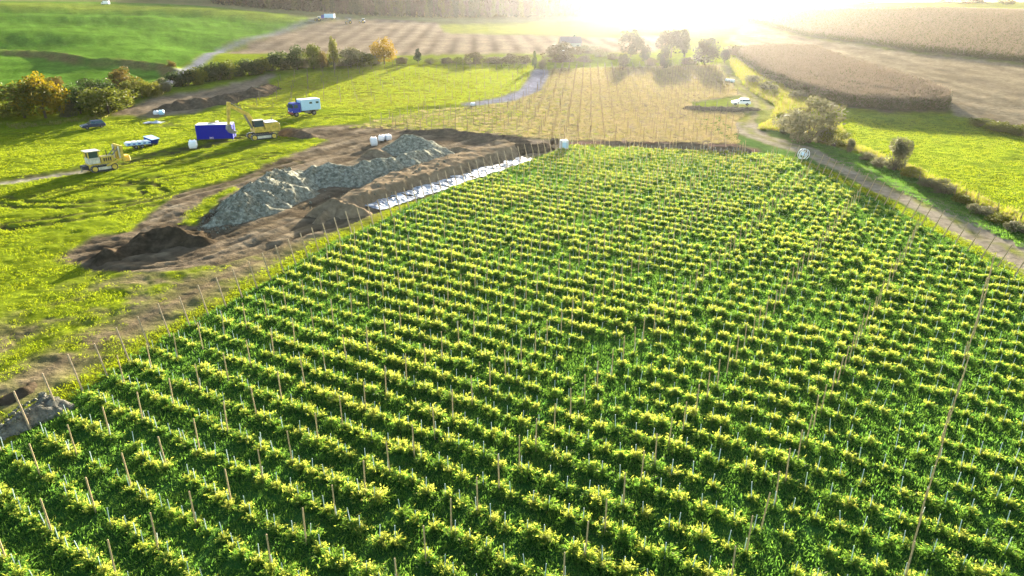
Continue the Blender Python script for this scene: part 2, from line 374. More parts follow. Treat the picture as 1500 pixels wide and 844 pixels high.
# ------------------------------------------------------------------ ground sheet
LEFT_EDGE = np.array([(-32, 8), (-28, 27), (-26.8, 34.7), (-25.0, 42.8), (-21.5, 52.7), (-18.0, 64.4), (-15.1, 70.6), (-11.5, 79.5), (-7.0, 88.2), (-1.6, 97.5), (3.6, 105.5), (9.2, 114.6)])
FAR_EDGE = np.array([(9.2, 114.6), (40.0, 108.6)]); RIGHT_EDGE = np.array([(40.0, 108.6), (42.3, 105), (43.8, 96.6), (44.4, 78.6), (44.0, 54.4), (47.0, 8)])
FIELD = np.concatenate([LEFT_EDGE, RIGHT_EDGE])
def bare(x, y):
    """how bare the trodden ground beside the left field edge is, 0..1"""
    d = polydist(x, y, LEFT_EDGE); n = fbm(x, y, 3.0, 19); m = fbm(x, y, 1.3, 20, 3)
    b = np.clip(1 - np.abs(d - 4.2) / 3.2, 0, 1) ** .5 * np.clip(n * 3 - .2 + (m - .5), 0, 1)
    c = np.clip((d - 3) / 2, 0, 1) * np.clip((17 - d) / 6, 0, 1) * np.clip(n * 3.4 - 1.25 + (m - .5) * 1.5, 0, 1) * .85
    return np.maximum(b, c) * np.clip((y - 22) / 8, 0, 1) * np.clip((90 - y) / 6, 0, 1) * (x < 0)
P2 = gxy([(512, 187), (620, 162), (700, 156), (768, 142), (792, 112), (810, 101), (900, 99), (1048, 95), (1066, 118), (1085, 140), (1012, 150), (1010, 158), (1100, 160), (1075, 180), (1082, 212), (830, 206), (700, 196)])
P3 = gxy([(330, 160), (400, 122), (440, 108), (560, 97), (782, 96), (778, 120), (760, 140), (690, 152), (560, 160), (500, 158)])
PASTURE = gxy([(-500, 150), (0, 148), (110, 140), (240, 118), (252, 108), (330, 66), (440, 34), (455, 28), (330, 12), (250, 6), (60, 2), (-500, 20)])
PLOW = gxy([(330, 78), (400, 52), (455, 33), (560, 28), (640, 33), (655, 48), (900, 55), (1000, 50), (960, 76), (700, 79), (560, 82), (430, 78)])
FARGREEN = gxy([(645, 36), (760, 33), (960, 28), (930, 50), (655, 49)])
MEADOWR = gxy([(1222, 180), (1260, 168), (1380, 168), (1430, 178), (1500, 202), (1620, 250), (1640, 390), (1500, 325), (1380, 268), (1250, 215)])
STUB = gxy([(1060, 62), (1095, 34), (1180, 56), (1340, 78), (1500, 95), (1640, 112), (1640, 230), (1500, 198), (1392, 165), (1385, 147), (1310, 118), (1230, 92), (1190, 76), (1110, 72)])
CORN1 = gxy([(1080, 88), (1095, 78), (1190, 78), (1230, 94), (1310, 120), (1385, 148), (1388, 164), (1300, 164), (1238, 158), (1170, 138), (1120, 115)])
CORN2 = gxy([(1095, 32), (1180, 54), (1340, 76), (1500, 93), (1640, 110), (1680, 40), (1500, 20), (1300, 19), (1200, 20), (1110, 24)])
DIRT = gxy([(92, 378), (120, 352), (190, 338), (228, 302), (268, 280), (340, 262), (420, 232), (480, 205), (415, 192), (470, 184), (560, 184), (720, 193), (815, 207), (835, 212), (800, 224), (690, 262), (560, 312), (470, 345), (400, 362), (330, 388), (230, 402), (140, 396)])
ISLAND = gxy([(262, 330), (272, 312), (300, 290), (345, 274), (350, 280), (300, 310), (285, 332)])
EDGE = gxy([(-60, 640), (-20, 590), (40, 556), (180, 480), (330, 395), (430, 340), (520, 308), (555, 306), (440, 366), (330, 425), (180, 510), (60, 575), (-40, 640)])
DIRTL = gxy([(158, 168), (180, 158), (236, 140), (300, 132), (380, 112), (410, 106), (395, 122), (350, 140), (285, 166), (215, 172)])
BANKR = gxy([(815, 212), (835, 207), (900, 206), (1000, 208), (1100, 212), (1130, 226), (1090, 222), (990, 218), (880, 213)])
TRACK = gxy([(1640, 452), (1500, 378), (1400, 324), (1300, 274), (1230, 241), (1170, 217), (1120, 203), (1092, 188), (1085, 178)])
TRACK2 = gxy([(1085, 178), (1100, 162), (1125, 158), (1090, 136), (1066, 112), (1056, 95)])
ROAD = gxy([(692, 152.5), (712, 150), (740, 146), (775, 133), (788, 115), (792, 103)])
HILLROAD = gxy([(244, 124), (262, 112), (290, 94), (325, 74), (380, 54), (440, 36), (470, 27), (520, 26)])
RUT1 = gxy([(-40, 272), (60, 258), (130, 246), (230, 226), (300, 212), (350, 202), (420, 190)])
RUT2 = gxy([(210, 168), (228, 178), (245, 185), (330, 178), (420, 170)])
RUT3 = gxy([(0, 201), (70, 194), (140, 187), (200, 181), (240, 178)])
LOOPS = [gxy(q) for q in ([(0, 290), (40, 300), (120, 300), (190, 292), (230, 282), (215, 272), (180, 268), (110, 272), (60, 285)], [(20, 330), (90, 322), (200, 302), (330, 268), (430, 238)],
                          [(170, 244), (250, 238), (330, 222), (420, 205)], [(200, 268), (300, 250), (400, 226)], [(395, 168), (470, 172), (560, 166), (640, 158)], [(300, 163), (380, 150), (420, 155)])]
RIDGES = gxy([(-200, 84), (0, 80), (60, 82), (125, 95), (180, 96), (240, 104), (252, 112)])

def add_rings():
    dth = R(.15); fine = np.arange(-R(47), R(47) + dth / 2, dth); coarse = np.linspace(R(47), 2 * math.pi - R(47), 60)[1:-1]
    th = np.concatenate([fine, coarse])
    r = [2.0, 6.0]; 
    while r[-1] < 3000:
        q = r[-1]; r.append(q + max(.2 if q > 14 else .8, min(q * q / CAMH * .00128, q * .05)))
    return th, np.array(r)
TH, RR = add_rings(); NA, NR = len(TH), len(RR)
GX = (RR[:, None] * np.sin(TH)[None]); GY = (RR[:, None] * np.cos(TH)[None]); GZ = ter(GX, GY)
jit = np.minimum(1.3, .004 * RR + .15)[:, None]
JX = GX + (fbm(GX, GY, 3.5, 11) - .5) * 5 * jit; JY = GY + (fbm(GX, GY, 3.5, 23) - .5) * 5 * jit
def blur(m, k=1):
    m = m.astype(float)
    for _ in range(k):
        m = (np.roll(m, 1, 1) + m * 2 + np.roll(m, -1, 1)) / 4
        q = m.copy(); q[1:-1] = (m[:-2] + 2 * m[1:-1] + m[2:]) / 4; m = q
    return m
def reg(poly, k=1, jitter=True): return blur(inpoly(JX if jitter else GX, JY if jitter else GY, poly), k)
TINT = np.empty(GX.shape + (3,)); TINT[:] = (.11, .14, .009)
BUMP = np.full(GX.shape, .5)
big = fbm(GX, GY, 25, 3)[..., None]; TINT *= .75 + .5 * big
DZ = np.zeros(GX.shape)
def paint(mask, col, bump=None, var=.3, scale=6, seed=1):
    global TINT, BUMP
    c = np.array(col) * (1 - var + 2 * var * fbm(GX, GY, scale, seed)[..., None])
    TINT = TINT * (1 - mask[..., None]) + c * mask[..., None]
    if bump is not None: BUMP = BUMP * (1 - mask) + bump * mask
far = np.clip((GY - 260) / 200, 0, 1) * (np.abs(GX) < 3000)
paint(far, (.13, .13, .05), .4, .4, 80)
m_past = reg(PASTURE); paint(m_past, (.075, .145, .018), .8, .45, 5, 4)
paint(reg(gxy([(-500, 30), (0, 14), (200, 16), (330, 24), (440, 34), (455, 28), (330, 13), (200, 8), (0, 4), (-500, 10)])), (.15, .19, .025), .6, .25, 8, 4)  # paler lime band paints the sunlit crest of the pasture hill
DZ += m_past * ((fbm(GX, GY, 5, 47) - .5) * .7)
m_plow = reg(PLOW); paint(m_plow, (.19, .145, .10), .5, .3, 9, 6)
def lines(p, q, period, wob, seed):
    d = gp(*q)[:2] - gp(*p)[:2]; d /= np.linalg.norm(d); return np.sin((GX * -d[1] + GY * d[0]) * 2 * math.pi / period + wob * fbm(GX, GY, 40, seed))
stripe = np.clip(lines((440, 74), (505, 42), 9.0, 1.5, 8) * 1.4 - .4, 0, 1) * np.clip(fbm(GX, GY, 18, 9) * 2.4 - .5, 0, 1)
paint(m_plow * blur(stripe, 1), (.075, .06, .042)); paint(m_plow * blur(np.clip(-lines((440, 74), (505, 42), 9.0, 1.5, 8) - .5, 0, 1), 1) * .7, (.28, .225, .15))
paint(reg(FARGREEN), (.16, .17, .03), .4)
m_p3 = reg(P3); paint(m_p3, (.19, .185, .022), .5, .3, 7, 8)
m_p2 = reg(P2); paint(m_p2, (.20, .16, .11), .6, .35, 5, 9)
paint(m_p2 * np.clip((22 - GX) / 45, 0, .85), (.16, .165, .035), .6, .3, 5, 10)
m_stub = reg(STUB); paint(m_stub, (.22, .175, .11), .6, .3, 8, 12)
sl = lines((1500, 178), (1215, 84), 7.0, 5, 13); sl2 = lines((1500, 178), (1215, 84), 23.0, 4, 33)
paint(m_stub * blur(np.clip(sl * 1.5 - .3, 0, 1) * np.clip(fbm(GX, GY, 16, 14) * 2.2 - .4, 0, 1), 1) * .9, (.085, .07, .045)); paint(m_stub * blur(np.clip(sl2 * 2 - 1.2, 0, 1), 1) * .6, (.10, .08, .055))
paint(reg(gxy([(1215, 6), (1330, 16), (1500, 14), (1640, 14), (1640, 3), (1450, 4), (1300, 4)])), (.15, .17, .03), .5, .3, 30, 2)
paint(reg(CORN1), (.10, .08, .045)); paint(reg(CORN2), (.12, .095, .06))
m_meadr = reg(MEADOWR); paint(m_meadr, (.10, .14, .012), .6, .25, 5, 15)
m_field = reg(FIELD, 1, False); paint(m_field, (.026, .07, .015), .8, .35, 2, 16)
edge_l = polydist(GX, GY, LEFT_EDGE); paint(blur((edge_l < 1.6) & (m_field < .5)) * .8, (.14, .14, .02))
m_dirt = np.clip(reg(DIRT, 2) - reg(ISLAND, 1), 0, 1)
paint(m_dirt, (.11, .085, .056), 1.0, .5, 4, 18); paint(m_dirt * np.clip(fbm(GX, GY, 1.6, 17) * 4 - 2.0, 0, 1) * .8, (.045, .034, .022)); paint(m_dirt * np.clip(fbm(GX, GY, 2.2, 16) * 4 - 2.3, 0, 1) * .6, (.22, .18, .12))
m_bare = bare(GX, GY) * (m_field < .4); paint(m_bare, (.13, .10, .06), 1.0, .35, 2.5, 19)
m_dirtl = reg(DIRTL, 1); paint(m_dirtl, (.16, .125, .085), .9, .4, 5, 22)
m_bank = reg(BANKR, 1); paint(m_bank, (.12, .075, .06), .9, .3, 3)
def ruts(line, half, w, col, depth=.12, amt=.85):
    d = polydist(GX, GY, line); m = blur(np.abs(d - half) < w, 1); g = np.clip(fbm(GX, GY, 2.2, 27) * 2.6 - .5, 0, 1)
    paint(m * g * amt, col, .9, .3); return -depth * m
dt = polydist(JX, JY, TRACK); m_track = blur(dt < 2.6, 1); paint(m_track, (.20, .17, .125), .6, .25, 3, 30)
paint(blur(np.abs(dt) < .55, 1) * np.clip(fbm(GX, GY, 2.0, 31) * 2.4 - .6, 0, 1), (.13, .14, .03), .8)
paint(blur((dt > 2.6) & (dt < 8) & (m_field < .3) & (GX > 30), 2), (.05, .095, .02), .8, .3, 3)
dt2 = polydist(JX, JY, TRACK2); m_track2 = blur(dt2 < 1.9, 1); paint(m_track2, (.20, .17, .09), .6); paint(blur(dt2 < .6, 1), (.18, .18, .04))
paint(blur((dt2 > 2.2) & (dt2 < 7), 1) * (1 - m_p2) * (1 - m_track), (.16, .17, .04))
m_road = blur(polydist(GX, GY, ROAD) < 2.6, 1); paint(m_road, (.17, .165, .20), .25, .15)  # bluish sky reflection is put into the asphalt colour
m_hroad = blur(polydist(GX, GY, HILLROAD) < 2.0, 1); paint(m_hroad, (.15, .15, .165), .2, .1)
DZ += ruts(RUT1, 1.2, 1.3, (.05, .042, .028), .15); DZ += ruts(RUT2, 1.0, .5, (.12, .1, .05), .08); DZ += ruts(RUT3, .9, .35, (.05, .06, .012), .1)
for q in LOOPS: DZ += ruts(q, 1.1, .5, (.055, .05, .02), .2, .95)
paint(blur(polydist(GX, GY, gxy([(-60, 278), (0, 268), (60, 259), (118, 250)])) < .9, 1) * .9, (.27, .24, .19), .6)
paint(blur(polydist(JX, JY, RIDGES) < 2.2, 1), (.13, .10, .04), .8); DZ += 1.6 * np.exp(-(polydist(GX, GY, RIDGES + np.array([-1, 4.0])) / 3.0) ** 2)
# wheel tracks and lumps in the worked earth
w = blur(m_dirt, 1); _d = gp(720, 222)[:2] - gp(260, 385)[:2]; _d /= np.linalg.norm(_d); AL = GX * _d[0] + GY * _d[1]; AC = -GX * _d[1] + GY * _d[0] + (fbm(GX, GY, 14, 42) - .5) * 6
trk = fbm(AL * .14, AC, 1.1, 43, 3); DZ += w * ((fbm(GX, GY, 3.5, 40) - .5) * .35 + (trk - .5) * .42 + (fbm(GX, GY, .8, 41, 3) - .5) * .16)
paint(w * np.clip(trk * 5 - 2.7, 0, 1) * .6, (.20, .16, .11)); paint(w * np.clip(2.0 - trk * 5, 0, 1) * .7, (.05, .038, .025))
tl = polydist(GX, GY, gxy([(150, 388), (260, 385), (380, 350), (500, 300), (620, 250), (720, 222), (790, 212)]))
DZ += w * -.13 * np.exp(-((np.mod(tl, 2.3) - 1.1) / .35) ** 2) * (tl < 8); paint(w * np.exp(-((np.mod(tl, 2.3) - 1.1) / .45) ** 2) * (tl < 8) * .6, (.06, .045, .03))
paint(blur((tl < 6) & (GX > -8) & (GX < 12), 2) * w * .6, (.20, .16, .115))
grassy = (1 - np.clip(m_dirt + m_field + m_road + m_hroad + m_track + m_p2, 0, 1)) * (GY < 180)
DZ += grassy * ((fbm(GX, GY, 1.7, 44) - .5) * .34 + (fbm(GX, GY, 5, 46) - .5) * .4) + (1 - m_road) * (fbm(GX, GY, 9, 45) - .5) * .2 * (m_field < .5)
DZ += m_stub * sl * .05
GZ2 = GZ + DZ

vid = np.arange(NR * NA).reshape(NR, NA)
i0 = vid[:-1]; i1 = vid[1:]; Q = np.stack([i0, np.roll(i0, -1, 1), np.roll(i1, -1, 1), i1], -1).reshape(-1, 4)[:, ::-1]
def facemask(m): 
    return np.maximum.reduce([m[:-1], m[1:]])[..., :].reshape(-1) * 0 + ((m[:-1] + np.roll(m[:-1], -1, 1) + m[1:] + np.roll(m[1:], -1, 1)) / 4).reshape(-1)
ALLV = np.stack([GX, GY, GZ2], -1).reshape(-1, 3); ALLT = np.concatenate([TINT.reshape(-1, 3), np.ones((NR * NA, 1))], 1); ALLB = BUMP.reshape(-1)
owner = np.zeros(len(Q), int)
PARTS = [('meadow_ground', None), ('pasture_hill', m_past), ('ploughed_field', m_plow), ('upper_field', m_p3), ('terrace_field', m_p2), ('stubble_field', m_stub), ('pasture', m_meadr),
         ('crop_field', m_field), ('site_earth', np.maximum(m_dirt, m_dirtl)), ('dirt_track', np.maximum(m_track, m_track2)), ('paved_road', m_road), ('hill_road', m_hroad)]
for k, (nm, m) in enumerate(PARTS):
    if m is not None: owner[facemask(m) > .5] = k
for k, (nm, m) in enumerate(PARTS):
    q = Q[owner == k]; u, inv = np.unique(q, return_inverse=True)
    me = from_arrays(nm, ALLV[u], inv.reshape(-1, 4), mat=M['ground'], smooth=True)
    a = me.color_attributes.new('tint', 'FLOAT_COLOR', 'POINT'); a.data.foreach_set('color', ALLT[u].astype(np.float32).ravel())
    a = me.attributes.new('rough_ground', 'FLOAT', 'POINT'); a.data.foreach_set('value', ALLB[u].astype(np.float32))
    tag(mesh_obj(nm, me), kind='structure')
# ------------------------------------------------------------------ main crop field: posts, stakes, plants
UV = np.array([math.cos(R(31.5)), -math.sin(R(31.5))]); NV = np.array([math.sin(R(31.5)), math.cos(R(31.5))])
ROW, POST, PLANT = 1.85, 5.0, 5.0 / 6
def inner(poly, d):
    """is the point inside and at least d from the border"""
    def f(x, y): return inpoly(x, y, poly) & (polydist(x, y, list(poly) + [poly[0]]) > d)
    return f
inF = inner(FIELD, .9)
def w2(u, v):
    """row coordinates to ground; towards the right the rows fan out a little"""
    u = np.asarray(u, float); v = np.asarray(v, float); s = np.clip((u + 17.5) / 17.5, 0, 1); u, v = u + .1 * v * s, v + .065 * (v - 20) * s
    return np.stack([u * UV[0] + v * NV[0], u * UV[1] + v * NV[1]], -1)
rows = 13.4 + ROW * np.arange(-20, 70); plants = []; posts = []; ends = []
for k, rv in enumerate(rows):
    q = np.arange(-90, 90, .05); xy = w2(q, rv)
    ok = inpoly(xy[:, 0], xy[:, 1], FIELD)
    if ok.sum() < 60: continue
    a, b = q[ok][0], q[ok][-1]
    for u in np.arange(math.ceil((a + .9) / PLANT) * PLANT, b - .8, PLANT):
        plants.append((u, rv, k))
    for u in np.arange(math.ceil((a + 2.0) / POST) * POST, b - 1.8, POST): posts.append((u, rv, k))
    ends.append((a + .25, rv, k, -1)); ends.append((b - .25, rv, k, 1))
plants = np.array(plants)
pr = np.random.default_rng(21)
PXY = w2(plants[:, 0] + pr.normal(size=len(plants)) * .12, plants[:, 1] + pr.normal(size=len(plants)) * .10)
PZ = ter(PXY[:, 0], PXY[:, 1]); vig = fbm(PXY[:, 0], PXY[:, 1], 6, 90, 3); keep = pr.uniform(size=len(plants)) > .03 + .16 * (vig < .36)
PXY = PXY[keep]; PZ = PZ[keep]; vig = vig[keep]; PUK = plants[keep][:, [0, 2]]
P3d = np.concatenate([PXY, PZ[:, None]], 1)
px, py, dep = proj(P3d); vis = (px > -40) & (px < 1540) & (py > 0) & (py < 870)
P3d, px, py, dep, vig, PUK = P3d[vis], px[vis], py[vis], dep[vis], vig[vis], PUK[vis]; size_ = (.62 + .72 * vig) * pr.uniform(.82, 1.22, len(vig))
order = np.argsort(dep + 1000 * ((px < 5) | (px > 1495) | (py > 840)))
near = order[:300]; rest = order[300:]
KIND = [.05, .14, .26, .10, .20, .36]
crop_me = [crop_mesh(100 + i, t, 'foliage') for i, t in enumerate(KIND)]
stem_b = MB()
for a in range(5): stem_b.tube((0, 0, 0), (.10 * math.cos(a * 1.26), .10 * math.sin(a * 1.26), .30), .009, .005, 5)
stem_o = stem_b.build('stem', M['bark_pale']); stem_me = stem_o.data; bpy.data.objects.remove(stem_o)
LAB = ['dark green crop plant', 'green yellow-tipped crop plant', 'broad yellow-topped crop plant', 'deep green crested plant', 'half yellow crop plant', 'wholly yellow-topped crop plant']
plant_of = {}; stake_of = {}
for j, i in enumerate(near):
    v = int(pr.choice(6, p=[.2, .2, .18, .17, .17, .08])); s = size_[i]
    t = empty('crop_plant', P3d[i], pr.uniform(0, 6.28), LAB[v], 'crop plant', 'crop plants nearest the camera'); plant_of[i] = (t, v); t.scale = (s, s, s * pr.uniform(.9, 1.15))
    mesh_obj('foliage', crop_me[v], t); mesh_obj('stem', stem_me, t)
crop_src = [source(m) for m in crop_me]
n = len(rest)
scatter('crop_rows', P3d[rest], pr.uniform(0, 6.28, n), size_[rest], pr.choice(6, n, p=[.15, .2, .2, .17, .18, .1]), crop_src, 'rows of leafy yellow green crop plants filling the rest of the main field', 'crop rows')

# thin pale stakes, one beside each plant
sb = MB().tube((0, 0, -.05), (0, 0, .98), .020, .018, 6); so = sb.build('plant_stake', M['stake']); stake_me = so.data; bpy.data.objects.remove(so)
SP = P3d.copy(); SP[:, 0] += pr.normal(size=len(SP)) * .04 - .06; SP[:, 1] += pr.normal(size=len(SP)) * .04 + .02
for i in near:
    o = mesh_obj('plant_stake', stake_me); o.location = SP[i]; o.rotation_euler = (pr.normal() * .05, pr.normal() * .05, pr.uniform(0, 6.28)); o.scale = (1, 1, pr.uniform(.85, 1.1))
    stake_of[i] = tag(o, 'thin pale stake', 'stake', 'plant stakes nearest the camera')
scatter('plant_stakes', SP[rest], pr.uniform(0, 6.28, n), np.stack([np.full(n, .75), np.full(n, .75), pr.uniform(.8, 1.05, n)], 1), np.zeros(n), [source(stake_me)], 'thin pale stakes standing in the farther crop rows', 'stakes', tilt=pr.normal(size=(n, 2)) * .05)

def post_mesh(nm, h, r, mat):
    b = MB().tube((0, 0, -.2), (0, 0, h - .03), r, r * .93, 8, cap=True).tube((0, 0, h - .03), (0, 0, h), r * .93, r * .6, 8)
    o = b.build(nm, mat); me = o.data; bpy.data.objects.remove(o); return me
post_me = post_mesh('trellis_post', 2.1, .038, M['post']); end_me = post_mesh('end_post', 2.5, .055, M['post_end'])
posts = np.array(posts); QU = posts[:, 0]; QK = posts[:, 2].astype(int); QXY = w2(posts[:, 0] + pr.normal(size=len(posts)) * .05, posts[:, 1]); Q3 = np.concatenate([QXY, ter(QXY[:, 0], QXY[:, 1])[:, None]], 1)
qx, qy, qd = proj(Q3); kv = (qx > -20) & (qx < 1520) & (qy < 880) & (qy > 0); Q3, qx, qy, qd, QK, QU = Q3[kv], qx[kv], qy[kv], qd[kv], QK[kv], QU[kv]
# end posts lean away from the rows; the ones on either edge can be counted, so each is named by its place
E3 = []
for u, v, k, s in ends:
    p = w2(np.array(u), np.array(v)); E3.append((p[0], p[1], float(ter(p[0], p[1])), s))
E3 = np.array(E3); ex, ey, ed = proj(E3[:, :3]); kv = (ex > -30) & (ex < 1530) & (ey < 880); E3 = E3[kv]; ed = ed[kv]
def ordinal(k):
    return '%d%s' % (k, 'th' if 10 < k % 100 < 14 else {1: 'st', 2: 'nd', 3: 'rd'}.get(k % 10, 'th'))
cnt = {-1: 0, 1: 0}
for i in np.argsort(ed):
    x, y, z, s = E3[i]; cnt[s] += 1
    if polydist(np.array([x]), np.array([y]), FAR_EDGE)[0] < 1.2 and s > 0 and x < 38: continue
    o = mesh_obj('end_post', end_me); o.location = (x, y, z)
    d = Vector((UV[0] * s * .27, UV[1] * s * .27, 1)).normalized(); o.rotation_euler = d.to_track_quat('Z', 'Y').to_euler()
    o.scale = (1, 1, pr.uniform(.94, 1.04))
    tag(o, 'leaning wooden end post, %s from near end of the %s' % (ordinal(cnt[s]), 'left field edge' if s < 0 else 'right field edge'), 'post', 'leaning end posts on the %s edge' % ('left' if s < 0 else 'right'))
n_end = sum(cnt.values())
order = np.argsort(qd + 1000 * ((qx < 0) | (qx > 1500) | (qy > 844))); npost = max(0, 300 - n_end); nearq, restq = order[:npost], order[npost:]
colno = np.round(QU / POST).astype(int); infr = (qx > 0) & (qx < 1500) & (qy < 844)
cols_ = sorted(set(colno[infr])); place = {}; spot = {}
for ci, c_ in enumerate(cols_):
    for j_, i in enumerate(sorted(np.where((colno == c_) & infr)[0], key=lambda i: qd[i])): spot[(int(colno[i]), int(QK[i]))] = (j_ + 1, ci + 1); place[i] = 'upright wooden post, %s from the bottom in the %s post line counted from left' % (ordinal(j_ + 1), ordinal(ci + 1))
for i in nearq:
    o = mesh_obj('trellis_post', post_me); o.location = Q3[i]; o.rotation_euler = (pr.normal() * .02, pr.normal() * .02, pr.uniform(0, 6.28)); o.scale = (1, 1, pr.uniform(.95, 1.06))
    tag(o, place.get(i, 'upright straw coloured wooden post at the very edge of the picture'), 'post', 'upright posts among the nearer crop rows')
# every near plant and its stake is named from the nearest post of its row
kk = PUK[:, 1].astype(int)
for i in near:
    u0 = PUK[i, 0]; c0 = int(math.floor((u0 + 1e-6) / POST)); row_u = PUK[kk == kk[i], 0]
    for c_, side in ((c0, 'right'), (c0 + 1, 'left')):
        if (c_, kk[i]) in spot:
            a_, b_ = spot[(c_, kk[i])]
            k_ = int(((row_u > c_ * POST + .1) & (row_u <= u0 + 1e-6)).sum()) if side == 'right' else int(((row_u < c_ * POST - .1) & (row_u >= u0 - 1e-6)).sum())
            w_ = 'at foot of' if k_ == 0 else '%s %s of' % (ordinal(k_), side)
            tail = '%s %s post up in %s post line from left' % (w_, ordinal(a_), ordinal(b_)); break
    else: tail = 'at the very edge of the picture beyond the outermost posts'
    plant_of[i][0]['label'] = LAB[plant_of[i][1]] + ', ' + tail; stake_of[i]['label'] = 'thin pale stake, ' + tail
# posts of the field beyond (rows run away from the camera) and of the upper field
far_posts = [Q3[restq]]
def lattice(poly, head, sp, step, rnd):
    c = poly.mean(0); u = np.array([math.sin(R(head)), math.cos(R(head))]); v = np.array([u[1], -u[0]]); out = []
    for a in np.arange(-120, 120, sp):
        for b in np.arange(-160, 160, step): out.append(c + v * a + u * b + pr.normal(size=2) * rnd)
    out = np.array(out); out = out[inpoly(out[:, 0], out[:, 1], poly)]
    return np.concatenate([out, ter(out[:, 0], out[:, 1])[:, None]], 1)
LP2 = lattice(P2, 6, 2.3, 6.0, .1); LP3 = lattice(P3, 10, 4.2, 9.0, .15)
FP = np.concatenate([far_posts[0], LP2, LP3]); n = len(FP)
far_post_me = post_mesh('far_post', 2.2, .065, M['fence'])
scatter('far_posts', FP, pr.uniform(0, 6.28, n), pr.uniform(.9, 1.05, n), np.concatenate([np.zeros(len(restq)), np.ones(n - len(restq))]), [source(far_post_me), source(post_me)], 'slim wooden posts in the farther crop rows and the fields beyond', 'posts', tilt=pr.normal(size=(n, 2)) * .02)

# ------------------------------------------------------------------ grasses and weeds
weed_src = [source(tuft_mesh(300 + i, M['weed'], 'weed_tuft', 46, .46, .32, .045, .85)) for i in range(4)]
x, y = fill(FIELD, .5); z = ter(x, y); k = inview(x, y, z); x, y, z = x[k], y[k], z[k]
rowpos = np.abs((((x * NV[0] + y * NV[1]) - 13.4) / ROW + .5) % 1 - .5)
n = len(x); s = pr.uniform(.6, 1.2, n) * (1 - .35 * np.clip((np.hypot(x, y) - 60) / 50, 0, 1))
scatter('field_weeds', np.stack([x, y, z - .02], 1), pr.uniform(0, 6.28, n), s, pr.integers(0, 4, n), weed_src, 'low green weeds covering the soil between the crop rows', 'weeds')
grass_src = [source(tuft_mesh(320 + i, M['grass'], 'grass_tuft', 30, .5, .24, .035, .8)) for i in range(4)]
dry_src = [source(tuft_mesh(340 + i, M['dry'], 'dry_tuft', 34, .5, .9, .05, .35, M['grass'], .45)) for i in range(3)]
def grow(name, x, y, srcs, s0, s1, label, cat, dens=None):
    z = ter(x, y); k = inview(x, y, z); x, y, z = x[k], y[k], z[k]
    if dens is not None: k = pr.uniform(size=len(x)) < dens(x, y); x, y, z = x[k], y[k], z[k]
    n = len(x); scatter(name, np.stack([x, y, z], 1), pr.uniform(0, 6.28, n), pr.uniform(s0, s1, n), pr.integers(0, len(srcs), n), srcs, label, cat)
LEFT = np.array([(-34, 15)] + [tuple(q) for q in LEFT_EDGE[1:8]] + [tuple(q) for q in gxy([(480, 205), (420, 195), (640, 160), (500, 158), (330, 162), (240, 172), (120, 180), (0, 182), (-120, 190)])] + [(-80, 60)])
def sitedens(x, y):
    d = np.ones(len(x)); d[inpoly(x, y, DIRT) & ~inpoly(x, y, ISLAND)] = 0; d[inpoly(x, y, DIRTL)] = 0
    d *= np.clip(1 - 1.15 * bare(x, y), 0, 1); d[inpoly(x, y, FIELD)] = 0
    d[(polydist(x, y, RUT1) < 2.6)] *= .12
    for q in LOOPS: d[np.abs(polydist(x, y, q) - 1.1) < .6] *= .05
    d[polydist(x, y, gxy([(-60, 278), (0, 268), (60, 259), (118, 250)])) < 1.2] = 0
    return d * np.clip(fbm(x, y, 5, 50) * 2.4 - .45, .12, 1)
x, y = fill(LEFT, .6); grow('meadow_grass', x, y, grass_src, .55, 1.15, 'short lime green meadow grass around the building site', 'grass', sitedens)
x, y = fill(MEADOWR, .9); grow('pasture_grass', x, y, grass_src, .8, 1.4, 'short bright green grass of the pasture right of the track', 'grass')
x, y = fill(P3, 1.1); grow('upper_field_crop', x, y, grass_src, 1.2, 2.0, 'pale yellow green crop of the upper field left of the paved road', 'crop', lambda x, y: (.3 + fbm(x, y, 6, 61)) * (polydist(x, y, ROAD) > 3.2))
crop2_src = [source(tuft_mesh(360 + i, M['crop2'], 'far_crop_tuft', 34, .5, .5, .06, .8)) for i in range(3)]
LX = lattice(P2, 6, 2.3, .95, .4); grow('terrace_crop', LX[:, 0], LX[:, 1], crop2_src, .8, 1.3, 'brownish crop plants between the posts of the second field', 'crop', lambda x, y: (polydist(x, y, ROAD) > 3.2) * np.clip((x + 30) / 50, .25, 1))
x, y = fill(P2, .95); grow('terrace_grass', x, y, crop2_src, .6, 1.1, 'low brownish grass growing in the second field', 'grass', lambda x, y: (polydist(x, y, ROAD) > 3.2) * np.clip((x + 20) / 50, .15, .9))
x, y = fill(P2, 1.2); grow('terrace_green', x, y, grass_src, .8, 1.4, 'yellow green grass on the left half of the second field', 'grass', lambda x, y: (polydist(x, y, ROAD) > 3.2) * np.clip((26 - x) / 45 + .5 * (fbm(x, y, 8, 62) - .4), 0, .9))
EDGE_G = np.concatenate([LEFT_EDGE[1:8] + np.array([-1.5, .5]), LEFT_EDGE[1:8][::-1]]); x, y = fill(EDGE_G, .4); grow('field_edge_grass', x, y, grass_src, .6, 1.0, 'bright grass strip along the left edge of the crop field', 'grass')
EDGE_R = np.concatenate([RIGHT_EDGE, RIGHT_EDGE[::-1] + np.array([1.6, .4])]); x, y = fill(EDGE_R, .4); grow('track_edge_grass', x, y, grass_src, .6, 1.1, 'bright grass strip between crop field and dirt track', 'grass')
